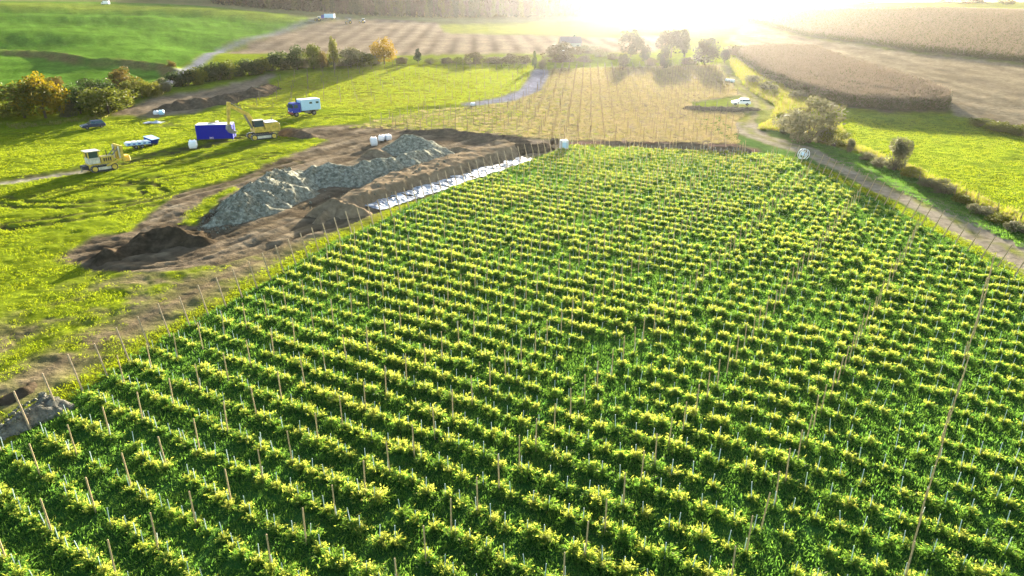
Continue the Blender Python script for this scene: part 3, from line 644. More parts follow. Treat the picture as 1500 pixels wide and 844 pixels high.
# tall dry grass and weeds on the verge right of the dirt track
VERGE = gxy([(1640, 410), (1500, 336), (1400, 288), (1330, 256), (1262, 225), (1215, 205), (1150, 195), (1110, 190), (1120, 180), (1170, 175), (1225, 180), (1250, 212), (1380, 266), (1500, 322), (1640, 385)])
x, y = fill(VERGE, .7); grow('verge_growth', x, y, dry_src, .55, 1.35, 'tall dry grass and weeds on the verge right of the dirt track', 'grass')
VERGE2 = gxy([(1230, 240), (1500, 364), (1640, 430), (1640, 410), (1500, 338), (1400, 290), (1262, 228), (1180, 205)]); x, y = fill(VERGE2, .7); grow('verge_grass', x, y, weed_src, .7, 1.2, 'short dark green grass between track and tall verge', 'grass')
BELT = gxy([(1130, 172), (1180, 165), (1238, 160), (1170, 140), (1120, 117), (1082, 90), (1068, 84), (1074, 105), (1100, 135), (1140, 158)]); x, y = fill(BELT, 1.0); grow('belt_growth', x, y, dry_src, .9, 1.7, 'pale tall grass belt between farm track and standing maize', 'grass')
SL = gxy([(0, 182), (60, 182), (130, 172), (215, 150), (245, 132), (240, 140), (165, 166), (150, 175), (20, 190)]); x, y = fill(SL, .8); grow('hedge_foot_grass', x, y, dry_src, .5, 1.0, 'dry grass along the foot of the hedge at left', 'grass')

# maize: dry standing plants in clumps
def maize(seed):
    r = np.random.default_rng(seed); V = []; Fq = []; mi = []; b = 0
    for k in range(6):
        cx, cy_ = r.uniform(-.5, .5, 2); h = r.uniform(1.9, 2.4); n = 9
        C = np.stack([np.full(n, cx), np.full(n, cy_), np.linspace(.3, h - .2, n)], 1); a = r.uniform(0, 6.28, n)
        D = np.stack([np.cos(a), np.sin(a), r.uniform(.1, .9, n)], 1); C = C + D * .25
        v, f = leaves(C, D, .65, .11, r=r); V.append(v); Fq.append(f + b); b += len(v); mi += list((r.uniform(size=n) < .3).astype(int))
        v, f = leaves(np.array([[cx, cy_, h * .5], [cx, cy_, h * .5], [cx + .05, cy_, h + .1], [cx - .05, cy_, h + .1]]), np.array([[0, 0, 1], [0, .02, 1], [.3, .1, 1], [-.3, .1, 1]]), np.array([h, h, .5, .5]), np.array([.06, .06, .12, .12]), r=r)
        V.append(v); Fq.append(f + b); b += len(v); mi += [0, 0, 1, 1]
    return from_arrays('maize_clump', np.concatenate(V), np.concatenate(Fq), mats=[M['corn'], M['tassel']], mi=mi)
corn_src = [source(maize(400 + i)) for i in range(3)]
x, y = fill(CORN1, .85); grow('maize_stand', x, y, corn_src, 1.1, 1.4, 'standing dry maize in a wedge above the right pasture', 'maize')
x, y = fill(CORN2, 1.7); grow('far_maize_stand', x, y, corn_src, 1.0, 1.35, 'brown maize field along the far right slope', 'maize')

# ------------------------------------------------------------------ trees, shrubs, wood
HUE = dict(olive=((.08, .10, .012), (.13, .13, .016)), gold=((.20, .155, .006), (.27, .17, .008)), dark=((.03, .055, .014), (.05, .07, .016)), rust=((.11, .085, .02), (.14, .095, .022)), grey=((.11, .11, .06), (.15, .14, .08)),
           lime=((.12, .13, .015), (.16, .15, .02)), brown=((.075, .062, .035), (.10, .08, .045)), conifer=((.02, .04, .016), (.03, .05, .02)), shade=((.028, .03, .018), (.05, .045, .028)), wood=((.03, .038, .025), (.045, .048, .03)))  # shade: leaf colour darkened to imitate backlit silhouettes below the sun
HM = {k: leafmat(k + '_foliage', a, b, .3, (1.25, 1.25, 1)) for k, (a, b) in HUE.items()}
_cr = {}
def crown(hue, shape, v):
    key = (hue, shape, v)
    if key not in _cr: _cr[key] = crown_mesh(500 + v * 7 + len(_cr), HM[hue], 'crown', 2800, {'round': 34, 'vase': 22, 'cone': 30, 'slim': 22}[shape], .062, shape)
    return _cr[key]
def trunk_mesh(v, tall):
    r = random.Random(v); b = MB()
    if tall:
        b.tube((0, 0, -.03), (.01, .0, .35), .035, .024, 8); b.tube((.01, 0, .35), (.0, .01, .75), .024, .008, 7)
        for k in range(6):
            a = r.uniform(0, 6.28); z0 = .22 + .08 * k; b.tube((0.005, 0, z0), (.3 * math.cos(a) * (1 - .08 * k), .3 * math.sin(a) * (1 - .08 * k), z0 + .2), .013, .004, 5)
    else:
        for k in range(7):
            a = k * .9 + r.uniform(-.3, .3); l = r.uniform(.15, .38); b.tube((.03 * math.cos(a), .03 * math.sin(a), -.02), (l * math.cos(a), l * math.sin(a), r.uniform(.45, .75)), .016, .005, 5)
    o = b.build('trunk', M['bark']); me = o.data; bpy.data.objects.remove(o); return me
TRUNK = [trunk_mesh(i, True) for i in range(3)]; STEMS = [trunk_mesh(i + 9, False) for i in range(3)]
tn = [0]
def tree(px, py, wpx, hpx, hue, label, shape='round', tall=True, group=None, cat='tree'):
    tn[0] += 1; v = tn[0] % 3
    p = gp(px, py); d = proj(p)[2][0]; W_ = wpx * d / F; H_ = hpx * d / F / .97
    t = empty(('conifer_tree' if shape == 'cone' else 'tree') if tall else 'shrub', (p[0], p[1] + W_ * .25, p[2] - .05), tn[0] * 1.7, label, cat if tall else 'shrub', group)
    c = mesh_obj('crown' if tall else 'foliage', crown(hue, shape, v), t); lift = .10 if tall else 0.0
    c.scale = (W_ * 1.08, W_ * 1.08, H_ * (1.08 - lift)); c.location = (0, 0, H_ * lift)
    s = mesh_obj('trunk' if tall else 'stems', (TRUNK if tall else STEMS)[v], t); sc = H_ if tall else 1; s.scale = ((H_,) * 3 if tall else (W_, W_, H_))
    return t
G1 = 'hedge at the left behind the parked car'
for a in [(22, 177, 88, 54, 'olive', 'big dark olive tree at far left of the hedge'), (58, 176, 60, 56, 'gold', 'big golden autumn tree left in the hedge above the parked car'),
          (112, 168, 44, 36, 'dark', 'dark green tree right of the golden tree'), (150, 172, 74, 40, 'olive', 'wide olive tree in the middle of the left hedge'), (134, 150, 56, 30, 'dark', 'dark tree behind the wide olive tree in the left hedge'),
          (178, 134, 34, 32, 'rust', 'rusty round tree standing up behind the left hedge'), (205, 146, 28, 28, 'lime', 'yellow green tree near right end of left hedge'), (78, 132, 24, 18, 'rust', 'small russet tree top behind the golden tree')]:
    tree(*a, group=G1)
for a in [(97, 172, 24, 20, 'grey', 'small grey green shrub at foot of left hedge'), (178, 158, 30, 24, 'lime', 'light shrub at foot of the left hedge near the earth slope'), (186, 146, 24, 26, 'olive', 'olive shrub between rusty tree and yellow green tree'),
          (195, 147, 16, 18, 'olive', 'little dark olive shrub left of the yellow green tree'), (226, 142, 20, 20, 'lime', 'pale shrub below the end of the hill road'), (238, 136, 22, 18, 'grey', 'grey shrub where the hill road meets the hedge'), (250, 106, 14, 16, 'rust', 'rusty shrub at the bend of the hill road')]:
    tree(*a, shape='round', tall=False, group=G1)
G2 = 'tree line beyond the upper field'
for k in range(11):
    x = 256 + k * 15.5; tree(x, 128 - k * 2.6 + (k % 3), 30, 20 + (k * 7) % 6, ['dark', 'dark', 'olive'][k % 3], 'dense green hedge shrub, %s from the hill road end of the hedge' % ordinal(k + 1), tall=False, group=G2)
for a in [(434, 103, 24, 30, 'dark', 'dark green tree, first tall one right of the long hedge'), (458, 102, 26, 34, 'olive', 'olive tree beside the slim poplar'), (472, 101, 18, 24, 'rust', 'reddish tree left of the slim poplar'),
          (512, 100, 38, 28, 'grey', 'pale grey almost bare tree right of the poplar'), (533, 99, 26, 18, 'olive', 'low olive tree right of the bare grey tree'), (562, 95, 33, 32, 'gold', 'round golden tree on the far edge of the upper field')]:
    tree(*a, group=G2)
tree(489, 101, 16, 42, 'lime', 'tall slim poplar in the far tree line', 'slim', group=G2)
tree(612, 92, 15, 20, 'conifer', 'small dark conifer right of the golden tree', 'cone', group=G2)
for k, (x, w_, h_, hu) in enumerate([(588, 20, 9, 'brown'), (632, 20, 8, 'olive'), (655, 20, 9, 'brown'), (672, 16, 10, 'olive'), (694, 30, 14, 'brown'), (722, 28, 10, 'brown'), (748, 30, 13, 'brown'), (768, 20, 11, 'brown')]):
    tree(x, 94, w_, h_, hu, 'low %s hedge shrub behind the upper field, %s from the golden tree' % (hu, ordinal(k + 1)), tall=False, group=G2)
for k in range(9):
    tree(414 + k * 16.5, 102 - k * .9, 26, 11 + (k * 5) % 6, ['olive', 'dark', 'grey'][k % 3], 'low hedge shrub at the foot of the far trees, %s from the long hedge' % ordinal(k + 1), tall=False, group=G2)
G3 = 'trees in the glare below the sun'
tree(783, 102, 9, 22, 'dark', 'slim dark tree at far end of the paved road', 'slim', group=G3); tree(795, 103, 11, 14, 'brown', 'short brown tree beside the slim tree at the road end', group=G3)
for a in [(825, 92, 54, 24, 'brown', 'broad brown thicket right of the road end'), (857, 92, 20, 10, 'brown', 'small rounded thicket right of the broad one')]: tree(*a, tall=False, group=G3)
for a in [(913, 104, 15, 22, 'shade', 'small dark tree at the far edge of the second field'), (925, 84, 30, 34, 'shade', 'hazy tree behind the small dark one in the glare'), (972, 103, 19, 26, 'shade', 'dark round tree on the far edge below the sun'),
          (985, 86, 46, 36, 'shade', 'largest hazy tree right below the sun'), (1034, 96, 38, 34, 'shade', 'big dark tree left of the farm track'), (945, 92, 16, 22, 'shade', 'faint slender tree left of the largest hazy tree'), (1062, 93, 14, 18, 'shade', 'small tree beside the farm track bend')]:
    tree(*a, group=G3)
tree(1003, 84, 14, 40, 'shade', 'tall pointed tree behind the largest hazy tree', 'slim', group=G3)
tree(1082, 82, 40, 14, 'brown', 'low thicket at the far tip of the maize wedge', tall=False, group=G3)
for k, (x, y_, w_, h_, hu) in enumerate([(880, 84, 22, 10, 'grey'), (862, 76, 26, 9, 'grey'), (900, 88, 18, 9, 'brown'), (842, 80, 22, 10, 'brown'), (955, 97, 18, 10, 'brown'), (1010, 96, 22, 11, 'brown')]):
    tree(x, y_, w_, h_, hu, ['pale shrub in the hazy scrub left of the glare trees', 'upper shrub in the hazy scrub near the farmhouse', 'low brown shrub in the scrub before the hazy tree', 'brown shrub below the farmhouse', 'brown shrub between faint slender tree and dark round tree', 'brown shrub between largest hazy tree and big dark tree'][k], tall=False, group=G3)
G4 = 'shrubs along the verge right of the track'
tree(1190, 212, 70, 58, 'grey', 'big hazy bush right of the dirt track', tall=False, group=G4)
tree(1156, 196, 40, 26, 'grey', 'pale loose bush left of the big hazy bush', tall=False, group=G4); tree(1225, 216, 38, 26, 'olive', 'low olive bush right of the big hazy bush', tall=False, group=G4)
tree(1246, 224, 16, 20, 'grey', 'small upright shrub between the big bush and vase shaped shrub', 'vase', False, G4); tree(1314, 252, 40, 50, 'grey', 'vase shaped shrub standing alone at the pasture edge', 'vase', False, G4)
for k, (x, y_, w_, h_, hu) in enumerate([(1272, 236, 22, 13, 'grey'), (1292, 246, 24, 13, 'grey'), (1338, 262, 26, 16, 'lime'), (1362, 276, 26, 14, 'grey'), (1386, 286, 30, 20, 'grey'), (1412, 300, 28, 14, 'olive'), (1440, 316, 30, 15, 'grey'), (1468, 328, 30, 14, 'olive'), (1495, 342, 32, 15, 'grey')]):
    tree(x, y_, w_, h_, hu, 'low %s verge shrub, %s down from the big hazy bush towards the right edge' % ({'lime': 'light green'}.get(hu, hu), ordinal(k + 1)), tall=False, group=G4)
for k, (x, y_, w_, h_) in enumerate([(1440, 186, 34, 12), (1470, 194, 36, 14), (1500, 200, 36, 14)]):
    tree(x, y_, w_, h_, 'olive', 'olive shrub between stubble field and pasture, %s from the maize corner' % ordinal(k + 1), tall=False, group='shrubs above the pasture')
for k, (x, y_, w_, h_, hu) in enumerate([(1275, 6, 22, 8, 'grey'), (1395, 6, 30, 9, 'brown'), (1420, 6, 26, 8, 'brown'), (1445, 6, 32, 10, 'dark'), (1478, 8, 24, 9, 'dark')]):
    tree(x, y_, w_, h_, hu, ['lone far tree group on the right skyline', 'leftmost of the four far skyline trees at upper right', 'second of the four far skyline trees at upper right', 'third and tallest far skyline tree at upper right', 'dark far tree nearest the upper right corner'][k], group='far trees on the right skyline')
for k, x in enumerate((1212, 1170, 1128, 1105)):
    tree(x, 163 - (k > 0) * (k * 11 + 6), 26, 13, 'grey', 'pale shrub in the grass belt beside the maize, %s from the pasture corner' % ordinal(k + 1), tall=False, group='shrubs in the belt beside the maize')
# wood on the far left ridge
wood_src = [source(crown_mesh(600 + i, HM[h], 'wood_tree', 420, 16, .10, s)) for i, (h, s) in enumerate([('conifer', 'cone'), ('dark', 'slim'), ('wood', 'slim'), ('wood', 'slim')])]
WOOD = gxy([(310, 6), (400, 14), (520, 22), (640, 26), (760, 26), (870, 24)]); back = WOOD[::-1] * 1.28 + np.array([0, 40]); wp = np.concatenate([WOOD, back])
x, y = fill(wp, 6.0); z = ter(x, y); n = len(x); hh = pr.uniform(16, 24, n)
scatter('forest', np.stack([x, y, z], 1), pr.uniform(0, 6.28, n), np.stack([hh * .38, hh * .38, hh], 1), pr.integers(0, 4, n), wood_src, 'dark wood on the ridge along the top left', 'forest')
# ------------------------------------------------------------------ heaps and banks of the building site
def heap(name, ridge, slope, mat, label, cat, rough=.35, step=.3, cap=None):
    """ridge: (px, py, height) along the crest; sides fall at the slope of tipped earth"""
    pts = [(*gp(a, b, cap or h)[:2], h) for a, b, h in ridge]
    if len(pts) == 1: pts = pts * 2
    A = np.array(pts); m = A[:, 2].max() / slope + 1.5
    gx, gy = np.meshgrid(np.arange(A[:, 0].min() - m, A[:, 0].max() + m, step), np.arange(A[:, 1].min() - m, A[:, 1].max() + m, step))
    wx = gx + (fbm(gx, gy, 2.5, 71) - .5) * 2.2; wy = gy + (fbm(gx, gy, 2.5, 72) - .5) * 2.2
    h = np.full(gx.shape, -9.0)
    for (ax, ay, ah), (bx, by, bh) in zip(A[:-1], A[1:]):
        vx, vy = bx - ax, by - ay; L = vx * vx + vy * vy + 1e-9; t = np.clip(((wx - ax) * vx + (wy - ay) * vy) / L, 0, 1)
        h = np.maximum(h, ah + (bh - ah) * t - slope * np.hypot(wx - ax - t * vx, wy - ay - t * vy))
    if cap: h = np.minimum(h, cap + .06 * h)
    rg = 1 - np.abs(2 * vnoise(gx / 1.7, gy / 1.7, 75) - 1)
    h = h + np.clip(h + .4, 0, 1) * ((fbm(gx, gy, 2.6, 73) - .5) * rough * 2.2 + (rg - .6) * rough * .8 + (fbm(gx, gy, .8, 74, 3) - .5) * rough * 1.3)
    z = ter(gx, gy) + np.maximum(h, -.5)
    ok = h > -.35; fm = ok[:-1, :-1] | ok[1:, :-1] | ok[:-1, 1:] | ok[1:, 1:]
    idx = np.arange(gx.size).reshape(gx.shape); q = np.stack([idx[:-1, :-1], idx[:-1, 1:], idx[1:, 1:], idx[1:, :-1]], -1)[fm]
    u, inv = np.unique(q, return_inverse=True); V = np.stack([gx, gy, z], -1).reshape(-1, 3)[u]
    c = np.array([A[:, 0].mean(), A[:, 1].mean(), 0]); c[2] = float(ter(c[0], c[1]))
    me = from_arrays(name, V - c, inv.reshape(-1, 4), mat=mat, smooth=True); o = mesh_obj(name, me); o.location = c
    return tag(o, label, cat)
heap('gravel_heap', [(303, 326, .4), (345, 298, 1.5), (375, 270, 2.5), (398, 252, 3.0), (416, 250, 2.7), (440, 246, 2.2), (478, 238, 2.5), (510, 241, 2.1), (550, 231, 2.3), (575, 230, 2.0), (610, 222, 1.9), (650, 218, 1.3)], .56, M['gravel'], 'long grey gravel heap with rippled crest beside the crop field', 'gravel heap', .42, .24)
heap('gravel_heap', [(598, 196, 2.6), (620, 202, 2.2), (640, 210, 1.4)], .55, M['gravel'], 'smaller pale grey gravel heap behind the far end of the long one', 'gravel heap', .25)
heap('soil_heap', [(150, 372, .6), (190, 354, .9), (235, 334, 1.2), (262, 336, 1.2), (285, 346, .7)], .5, M['darksoil'], 'dark low soil heap at the left tip of the long gravel heap', 'soil heap', .6, .25)
heap('soil_heap', [(468, 302, .9), (490, 290, 1.7), (512, 295, 1.5), (522, 303, .8)], .8, M['sand'], 'small sandy soil heap beside the white film strip', 'soil heap', .3, .3)
heap('soil_bank', [(470, 310, .6), (540, 276, 2.6), (600, 253, 3.3), (660, 235, 3.4), (715, 219, 3.2), (745, 211, 2.0)], .95, M['sand'], 'long flat topped soil bank running behind the white film strip', 'soil bank', .2, .25, 1.15)
heap('soil_bank', [(655, 215, .8), (700, 218, .9), (735, 205, 1.0)], .5, M['sand'], 'trampled sandy rise at the far end of the gravel heap', 'soil bank', .3)
heap('soil_bank', [(745, 212, 1.2), (775, 210, 1.3), (800, 212, .9)], .6, M['darksoil'], 'dark soil bank behind the farthest left end posts', 'soil bank', .3)
heap('soil_bank', [(600, 190, .7), (660, 190, .9), (720, 196, .9), (770, 202, .6)], .45, M['soil'], 'low soil bank along the near edge of the second field', 'soil bank', .35)
heap('soil_bank', [(890, 207, .5), (950, 208, .8), (1010, 210, .9), (1060, 213, 1.1), (1092, 214, .9)], .6, M['soil'], 'reddish brown soil bank at the far end of the crop field', 'soil bank', .3)
heap('soil_bank', [(1008, 156, .7), (1040, 156, .9), (1070, 157, .9), (1110, 157, .7)], .5, M['soil'], 'brown soil bank below the white car in the second field', 'soil bank', .3)
heap('soil_heap', [(545, 216, 1.0), (556, 218, .9)], .6, M['sand'], 'little sandy heap with white sacks behind it', 'soil heap', .2, .3)
heap('soil_heap', [(415, 188, .8), (440, 190, 1.2), (452, 194, .9)], .55, M['soil'], 'brown soil heap right behind the excavator', 'soil heap', .3, .35)
heap('soil_bank', [(240, 152, 1.2), (258, 146, 1.9), (275, 147, 1.2), (292, 143, 1.9), (310, 143, 1.3), (330, 138, 1.9), (350, 136, 1.3), (372, 128, 2.0), (392, 122, 1.6)], .5, M['soil'], 'lumpy grey brown earth bank behind the site at left', 'earth bank', .4, .5)
heap('rubble_heap', [(-12, 632, .45), (22, 606, .7), (58, 588, .75), (82, 588, .45)], .75, M['rock'], 'pale rubble heap at the left edge beside the nearest end posts', 'rubble heap', .6, .12)
heap('soil_bank', [(-10, 585, .3), (20, 568, .4), (40, 560, .2)], .5, M['darksoil'], 'dark soil edge behind the rubble heap at left', 'soil bank', .25, .2)
# loose stones at the toe of the gravel heap
def rock_mesh(seed):
    import bmesh
    bm = bmesh.new(); bmesh.ops.create_icosphere(bm, subdivisions=1, radius=1); r = random.Random(seed)
    for v in bm.verts: v.co *= r.uniform(.65, 1.1)
    me = bpy.data.meshes.new('stone'); bm.to_mesh(me); bm.free(); me.materials.append(M['gravel']); return me
stone_src = [source(rock_mesh(i)) for i in range(4)]
tp = gxy([(282, 338), (300, 316), (345, 286), (390, 258), (440, 262), (420, 300), (370, 325), (320, 342)]); x, y = fill(tp, .55)
sx = gxy([(560, 300), (640, 262), (700, 240), (540, 240), (420, 285), (440, 310)]); x2, y2 = fill(sx, 1.6); x3, y3 = fill(gxy([(-5, 640), (20, 600), (60, 576), (92, 590), (60, 608), (10, 650)]), .3); x = np.concatenate([x, x2, x3]); y = np.concatenate([y, y2, y3])
gh = [o for o in bpy.data.objects if o.name == 'gravel_heap'][0]; n = len(x)
# rest each stone on the heap or ground under it
from mathutils.bvhtree import BVHTree
trees_ = []
for o in [o for o in bpy.data.objects if o.name.split('.')[0] in ('gravel_heap', 'soil_heap', 'soil_bank', 'rubble_heap')]:
    vv = [v.co + o.location for v in o.data.vertices]; trees_.append(BVHTree.FromPolygons(vv, [tuple(p.vertices) for p in o.data.polygons]))
def topz(x, y):
    z = float(ter(x, y))
    for t in trees_:
        h = t.ray_cast(Vector((x, y, 30)), Vector((0, 0, -1)))
        if h[0] is not None: z = max(z, h[0].z)
    return z
z = np.array([topz(a, b) for a, b in zip(x, y)])
scatter('loose_stones', np.stack([x, y, z + .02], 1), pr.uniform(0, 6.28, n), pr.uniform(.05, .19, n) * (1 + (pr.uniform(size=n) > .93)), pr.integers(0, 4, n), stone_src, 'loose pale stones on the gravel heap and the worked earth', 'stones', tilt=pr.uniform(-1, 1, (n, 2)))

# strip of crumpled white film along the left field edge
A, B = gp(556, 310)[:2], gp(782, 234)[:2]; ax = (B - A) / np.linalg.norm(B - A); sd = np.array([-ax[1], ax[0]]); LN = np.linalg.norm(B - A)
cuts = [0, .2, .38, .56, .78, 1.0]
for k in range(5):
    l0, l1 = LN * cuts[k] + .25, LN * cuts[k + 1] - .15; nu, nv = int((l1 - l0) / .22), 12; wd = [4.2, 4.0, 3.6, 3.0, 2.6][k]
    uu, vv = np.meshgrid(np.linspace(l0, l1, nu), np.linspace(0, 1, nv)); wv = vv * wd * (.55 + .9 * fbm(uu, uu * 0, 1.3, 85 + k)) - .1 + .9 * (fbm(uu, vv * 3, 1.2, 80 + k) - .5)
    X = A[0] + ax[0] * uu + sd[0] * wv; Y = A[1] + ax[1] * uu + sd[1] * wv
    Z = ter(X, Y) + .12 + np.abs(fbm(uu, wv * 1.6, .8, 90 + k) - .5) * .9 * np.sin(np.pi * np.clip(vv, .05, .95))
    idx = np.arange(X.size).reshape(X.shape); q = np.stack([idx[:-1, :-1], idx[:-1, 1:], idx[1:, 1:], idx[1:, :-1]], -1).reshape(-1, 4)
    c = np.array([X.mean(), Y.mean(), ter(X.mean(), Y.mean())]); me = from_arrays('plastic_film', np.stack([X, Y, Z], -1).reshape(-1, 3) - c, q, mat=M['film'], smooth=False); o = mesh_obj('plastic_film', me); o.location = c
    sm = o.modifiers.new('thickness', 'SOLIDIFY'); sm.thickness = .02
    tag(o, 'crumpled white film lying along the left field edge, %s sheet from the sandy heap' % ordinal(k + 1), 'plastic film', 'white film sheets on the field edge')

# ------------------------------------------------------------------ vehicles and machines
def at_px(px, py): p = gp(px, py); return (p[0], p[1], p[2])
def wheel(parent, x, y, r, w, rim=M['steel']):
    t = MB().tube((0, -w / 2, 0), (0, w / 2, 0), r, r, 16).build('wheel', M['black'], parent, .02, loc=(x, y, r))
    MB().tube((0, -w / 2 - .012, 0), (0, w / 2 + .012, 0), r * .5, r * .5, 12).build('rim', rim, t)
    return t
# shipping container
th_ = dirz((290, 206.5), (346, 203.5))
t = empty('shipping_container', at_px(318, 203), th_, 'dark blue site container with white roof between dozer and excavator', 'container')
b = MB(); b.box(-3.0, 3.0, -1.2, 1.2, .16, 2.58); b.build('body', M['blue'], t)
for s in (-1, 1):
    for k in range(19):
        x = -2.82 + k * .313; MB().box(x - .07, x + .07, s * 1.2 if s > 0 else -1.235, 1.235 if s > 0 else -1.2, .3, 2.42).build('side_rib', M['blue'], t)
for x in (-3.0, 3.0):
    for y in (-1.2, 1.2): MB().box(x - .09, x + .09, y - .09, y + .09, 0, 2.66).build('corner_post', M['blue'], t)
MB().box(-3.05, 3.05, -1.25, 1.25, 2.60, 2.68).build('roof', M['white'], t, .02)
MB().box(-3.0, 3.0, -1.245, -1.205, .03, .155).build('base_rail', M['chassis'], t); MB().box(-3.0, 3.0, 1.205, 1.245, .03, .155).build('base_rail', M['chassis'], t)
d = MB().box(3.0, 3.05, -1.08, 1.08, .2, 2.45).build('door', M['blue'], t)
for y in (-.5, -.12, .12, .5): MB().tube((3.08, y, .25), (3.08, y, 2.4), .022).build('lock_bar', M['steel'], d)
MB().box(2.58, 2.66, -1.262, -1.236, 1.95, 2.25).build('data_plate', M['white'], t); MB().box(2.68, 2.75, -1.262, -1.236, 1.45, 1.6).build('data_plate', M['white'], t)
cu = bpy.data.curves.new('lettering', 'FONT'); cu.body = 'BRS'; cu.size = .42; cu.extrude = .01
lo = bpy.data.objects.new('lettering', cu); COL.objects.link(lo); bpy.context.view_layer.update(); lm = bpy.data.meshes.new_from_object(lo); bpy.data.objects.remove(lo); lm.materials.clear(); lm.materials.append(M['white'])
l = mesh_obj('lettering', lm, t); l.location = (-.95, -1.27, .22); l.rotation_euler = (math.pi / 2, 0, 0)
rp = np.array(t.location); rr_ = Matrix.Rotation(th_, 4, 'Z')
fr = empty('scaffold_frame', Vector(rp) + (rr_ @ Vector((-.2, .1, 2.69))), th_ + .3, 'grey metal frame lying on the blue container roof', 'metal frame')
for y in (-.35, .35): MB().tube((-.95, y, .05), (.95, y, .2), .05).build('rail', M['steel'], fr)
for x in (-.9, -.3, .3, .9): MB().tube((x, -.35, .06 + (x + .95) * .08), (x, .35, .06 + (x + .95) * .08), .035).build('rung', M['steel'], fr)
MB().box(.35, .9, -.3, .3, .24, .36).build('board', M['white'], fr)

# tracked machines
def crawler(t, L, gauge, w, h, pads=26):
    for s in (-1, 1):
        y0 = s * gauge / 2
        n = 7; pr_ = []
        for k in range(n): a = -math.pi / 2 + math.pi * k / (n - 1); pr_.append((L / 2 - h / 2 + h / 2 * math.cos(a), h / 2 + h / 2 * math.sin(a)))
        for k in range(n): a = math.pi / 2 + math.pi * k / (n - 1); pr_.append((-L / 2 + h / 2 + h / 2 * math.cos(a), h / 2 + h / 2 * math.sin(a)))
        tr = MB().prism(pr_, y0 - w / 2, y0 + w / 2).build('track', M['chassis'], t)
        for k in range(pads):
            u = k / pads * (2 * (L - h) + math.pi * h)
            if u < L - h: x, z, a = -L / 2 + h / 2 + u, 0, 0
            elif u < L - h + math.pi * h / 2: q = (u - (L - h)) / (h / 2); x, z, a = L / 2 - h / 2 + h / 2 * math.sin(q), h / 2 - h / 2 * math.cos(q), q
            elif u < 2 * (L - h) + math.pi * h / 2: x, z, a = L / 2 - h / 2 - (u - (L - h) - math.pi * h / 2), h, math.pi
            else: q = (u - 2 * (L - h) - math.pi * h / 2) / (h / 2); x, z, a = -L / 2 + h / 2 - h / 2 * math.sin(q), h / 2 + h / 2 * math.cos(q), math.pi + q
            MB().box(-.09, .09, -w / 2 - .02, w / 2 + .02, -.035, .02).build('track_pad', M['steel'], tr).matrix_local = Matrix.Translation((x, y0, z)) @ Matrix.Rotation(-a, 4, 'Y')
        for k, x in enumerate((-L / 2 + h / 2, L / 2 - h / 2)):
            MB().tube((x, y0 - w / 2 - .05, h / 2), (x, y0 + w / 2 + .05, h / 2), h * .36, h * .36, 14).build('sprocket', M['yellow'], tr)
        MB().box(-L / 2 + h, L / 2 - h, y0 - w / 2 - .03, y0 + w / 2 + .03, h * .3, h * .72).build('track_frame', M['cream'], tr)
t = empty('crawler_dozer', at_px(150, 249), dirz((132, 252), (186, 243)), 'yellow crawler dozer with raised blade on the left meadow', 'bulldozer')
crawler(t, 3.6, 2.0, .55, .95)
MB().box(-1.9, 1.9, -.85, .85, .55, 1.15).build('main_frame', M['yellow'], t, .03)
hd = MB().box(-.1, 1.75, -.7, .7, 1.15, 2.0, .05, .06).build('engine_hood', M['yellow'], t, .04)
for k in range(4): MB().box(.25 + k * .3, .4 + k * .3, -.725, -.68, 1.3, 1.8).build('side_grille', M['chassis'], hd)
MB().tube((1.1, .25, 1.95), (1.1, .25, 2.75), .07).build('exhaust', M['chassis'], t)
cb = MB().box(-1.75, -.25, -.8, .8, 1.15, 2.0).build('cab', M['cream'], t, .03)
for x in (-1.7, -.3):
    for y in (-.75, .75): MB().box(x - .06, x + .06, y - .06, y + .06, 2.0, 2.9).build('cab_pillar', M['yellow'], cb)
MB().box(-1.62, -.38, -.70, .70, 2.0, 2.88).build('cab_glass', M['glass'], cb); MB().box(-1.95, -.05, -.95, .95, 2.9, 3.02).build('cab_roof', M['cream'], cb, .03)
MB().tube((-1.6, .6, 3.0), (-1.75, .7, 3.6), .015).build('antenna', M['chassis'], cb)
MB().box(-2.6, -1.8, -.7, .7, .5, 1.0).build('ripper_frame', M['chassis'], t); MB().beam((-2.5, .9), (-2.75, .15), .2, .18, .1).build('ripper_tooth', M['steel'], t)
bl = MB().prism([(2.55, 1.2), (2.75, 1.0), (2.95, 1.3), (2.75, 2.2), (2.85, 3.3), (2.65, 3.35), (2.5, 2.2)], -1.6, 1.6).build('blade', M['yellow'], t)
MB().box(2.35, 2.5, -1.2, -.9, 1.2, 3.2).build('blade_stiffener', M['cream'], bl); MB().box(2.35, 2.5, .9, 1.2, 1.2, 3.2).build('blade_stiffener', M['cream'], bl); MB().box(2.35, 2.5, -.15, .15, 1.2, 3.2).build('blade_stiffener', M['yellow'], bl)
for s in (-1, 1):
    MB().beam((.3, .75), (2.55, 1.5), .16, .24).build('push_arm', M['yellow'], t).location.y = s * 1.35
    MB().beam((1.2, 1.7), (2.5, 2.9), .12, .12).build('lift_cylinder', M['steel'], t).location.y = s * .55
MB().box(3.0, 3.9, -.9, .4, .9, 1.75, .1, .1).build('counterweight', M['yellow'], t, .05); MB().box(2.8, 3.1, -.4, .2, 1.1, 1.5).build('counterweight_arm', M['chassis'], t)

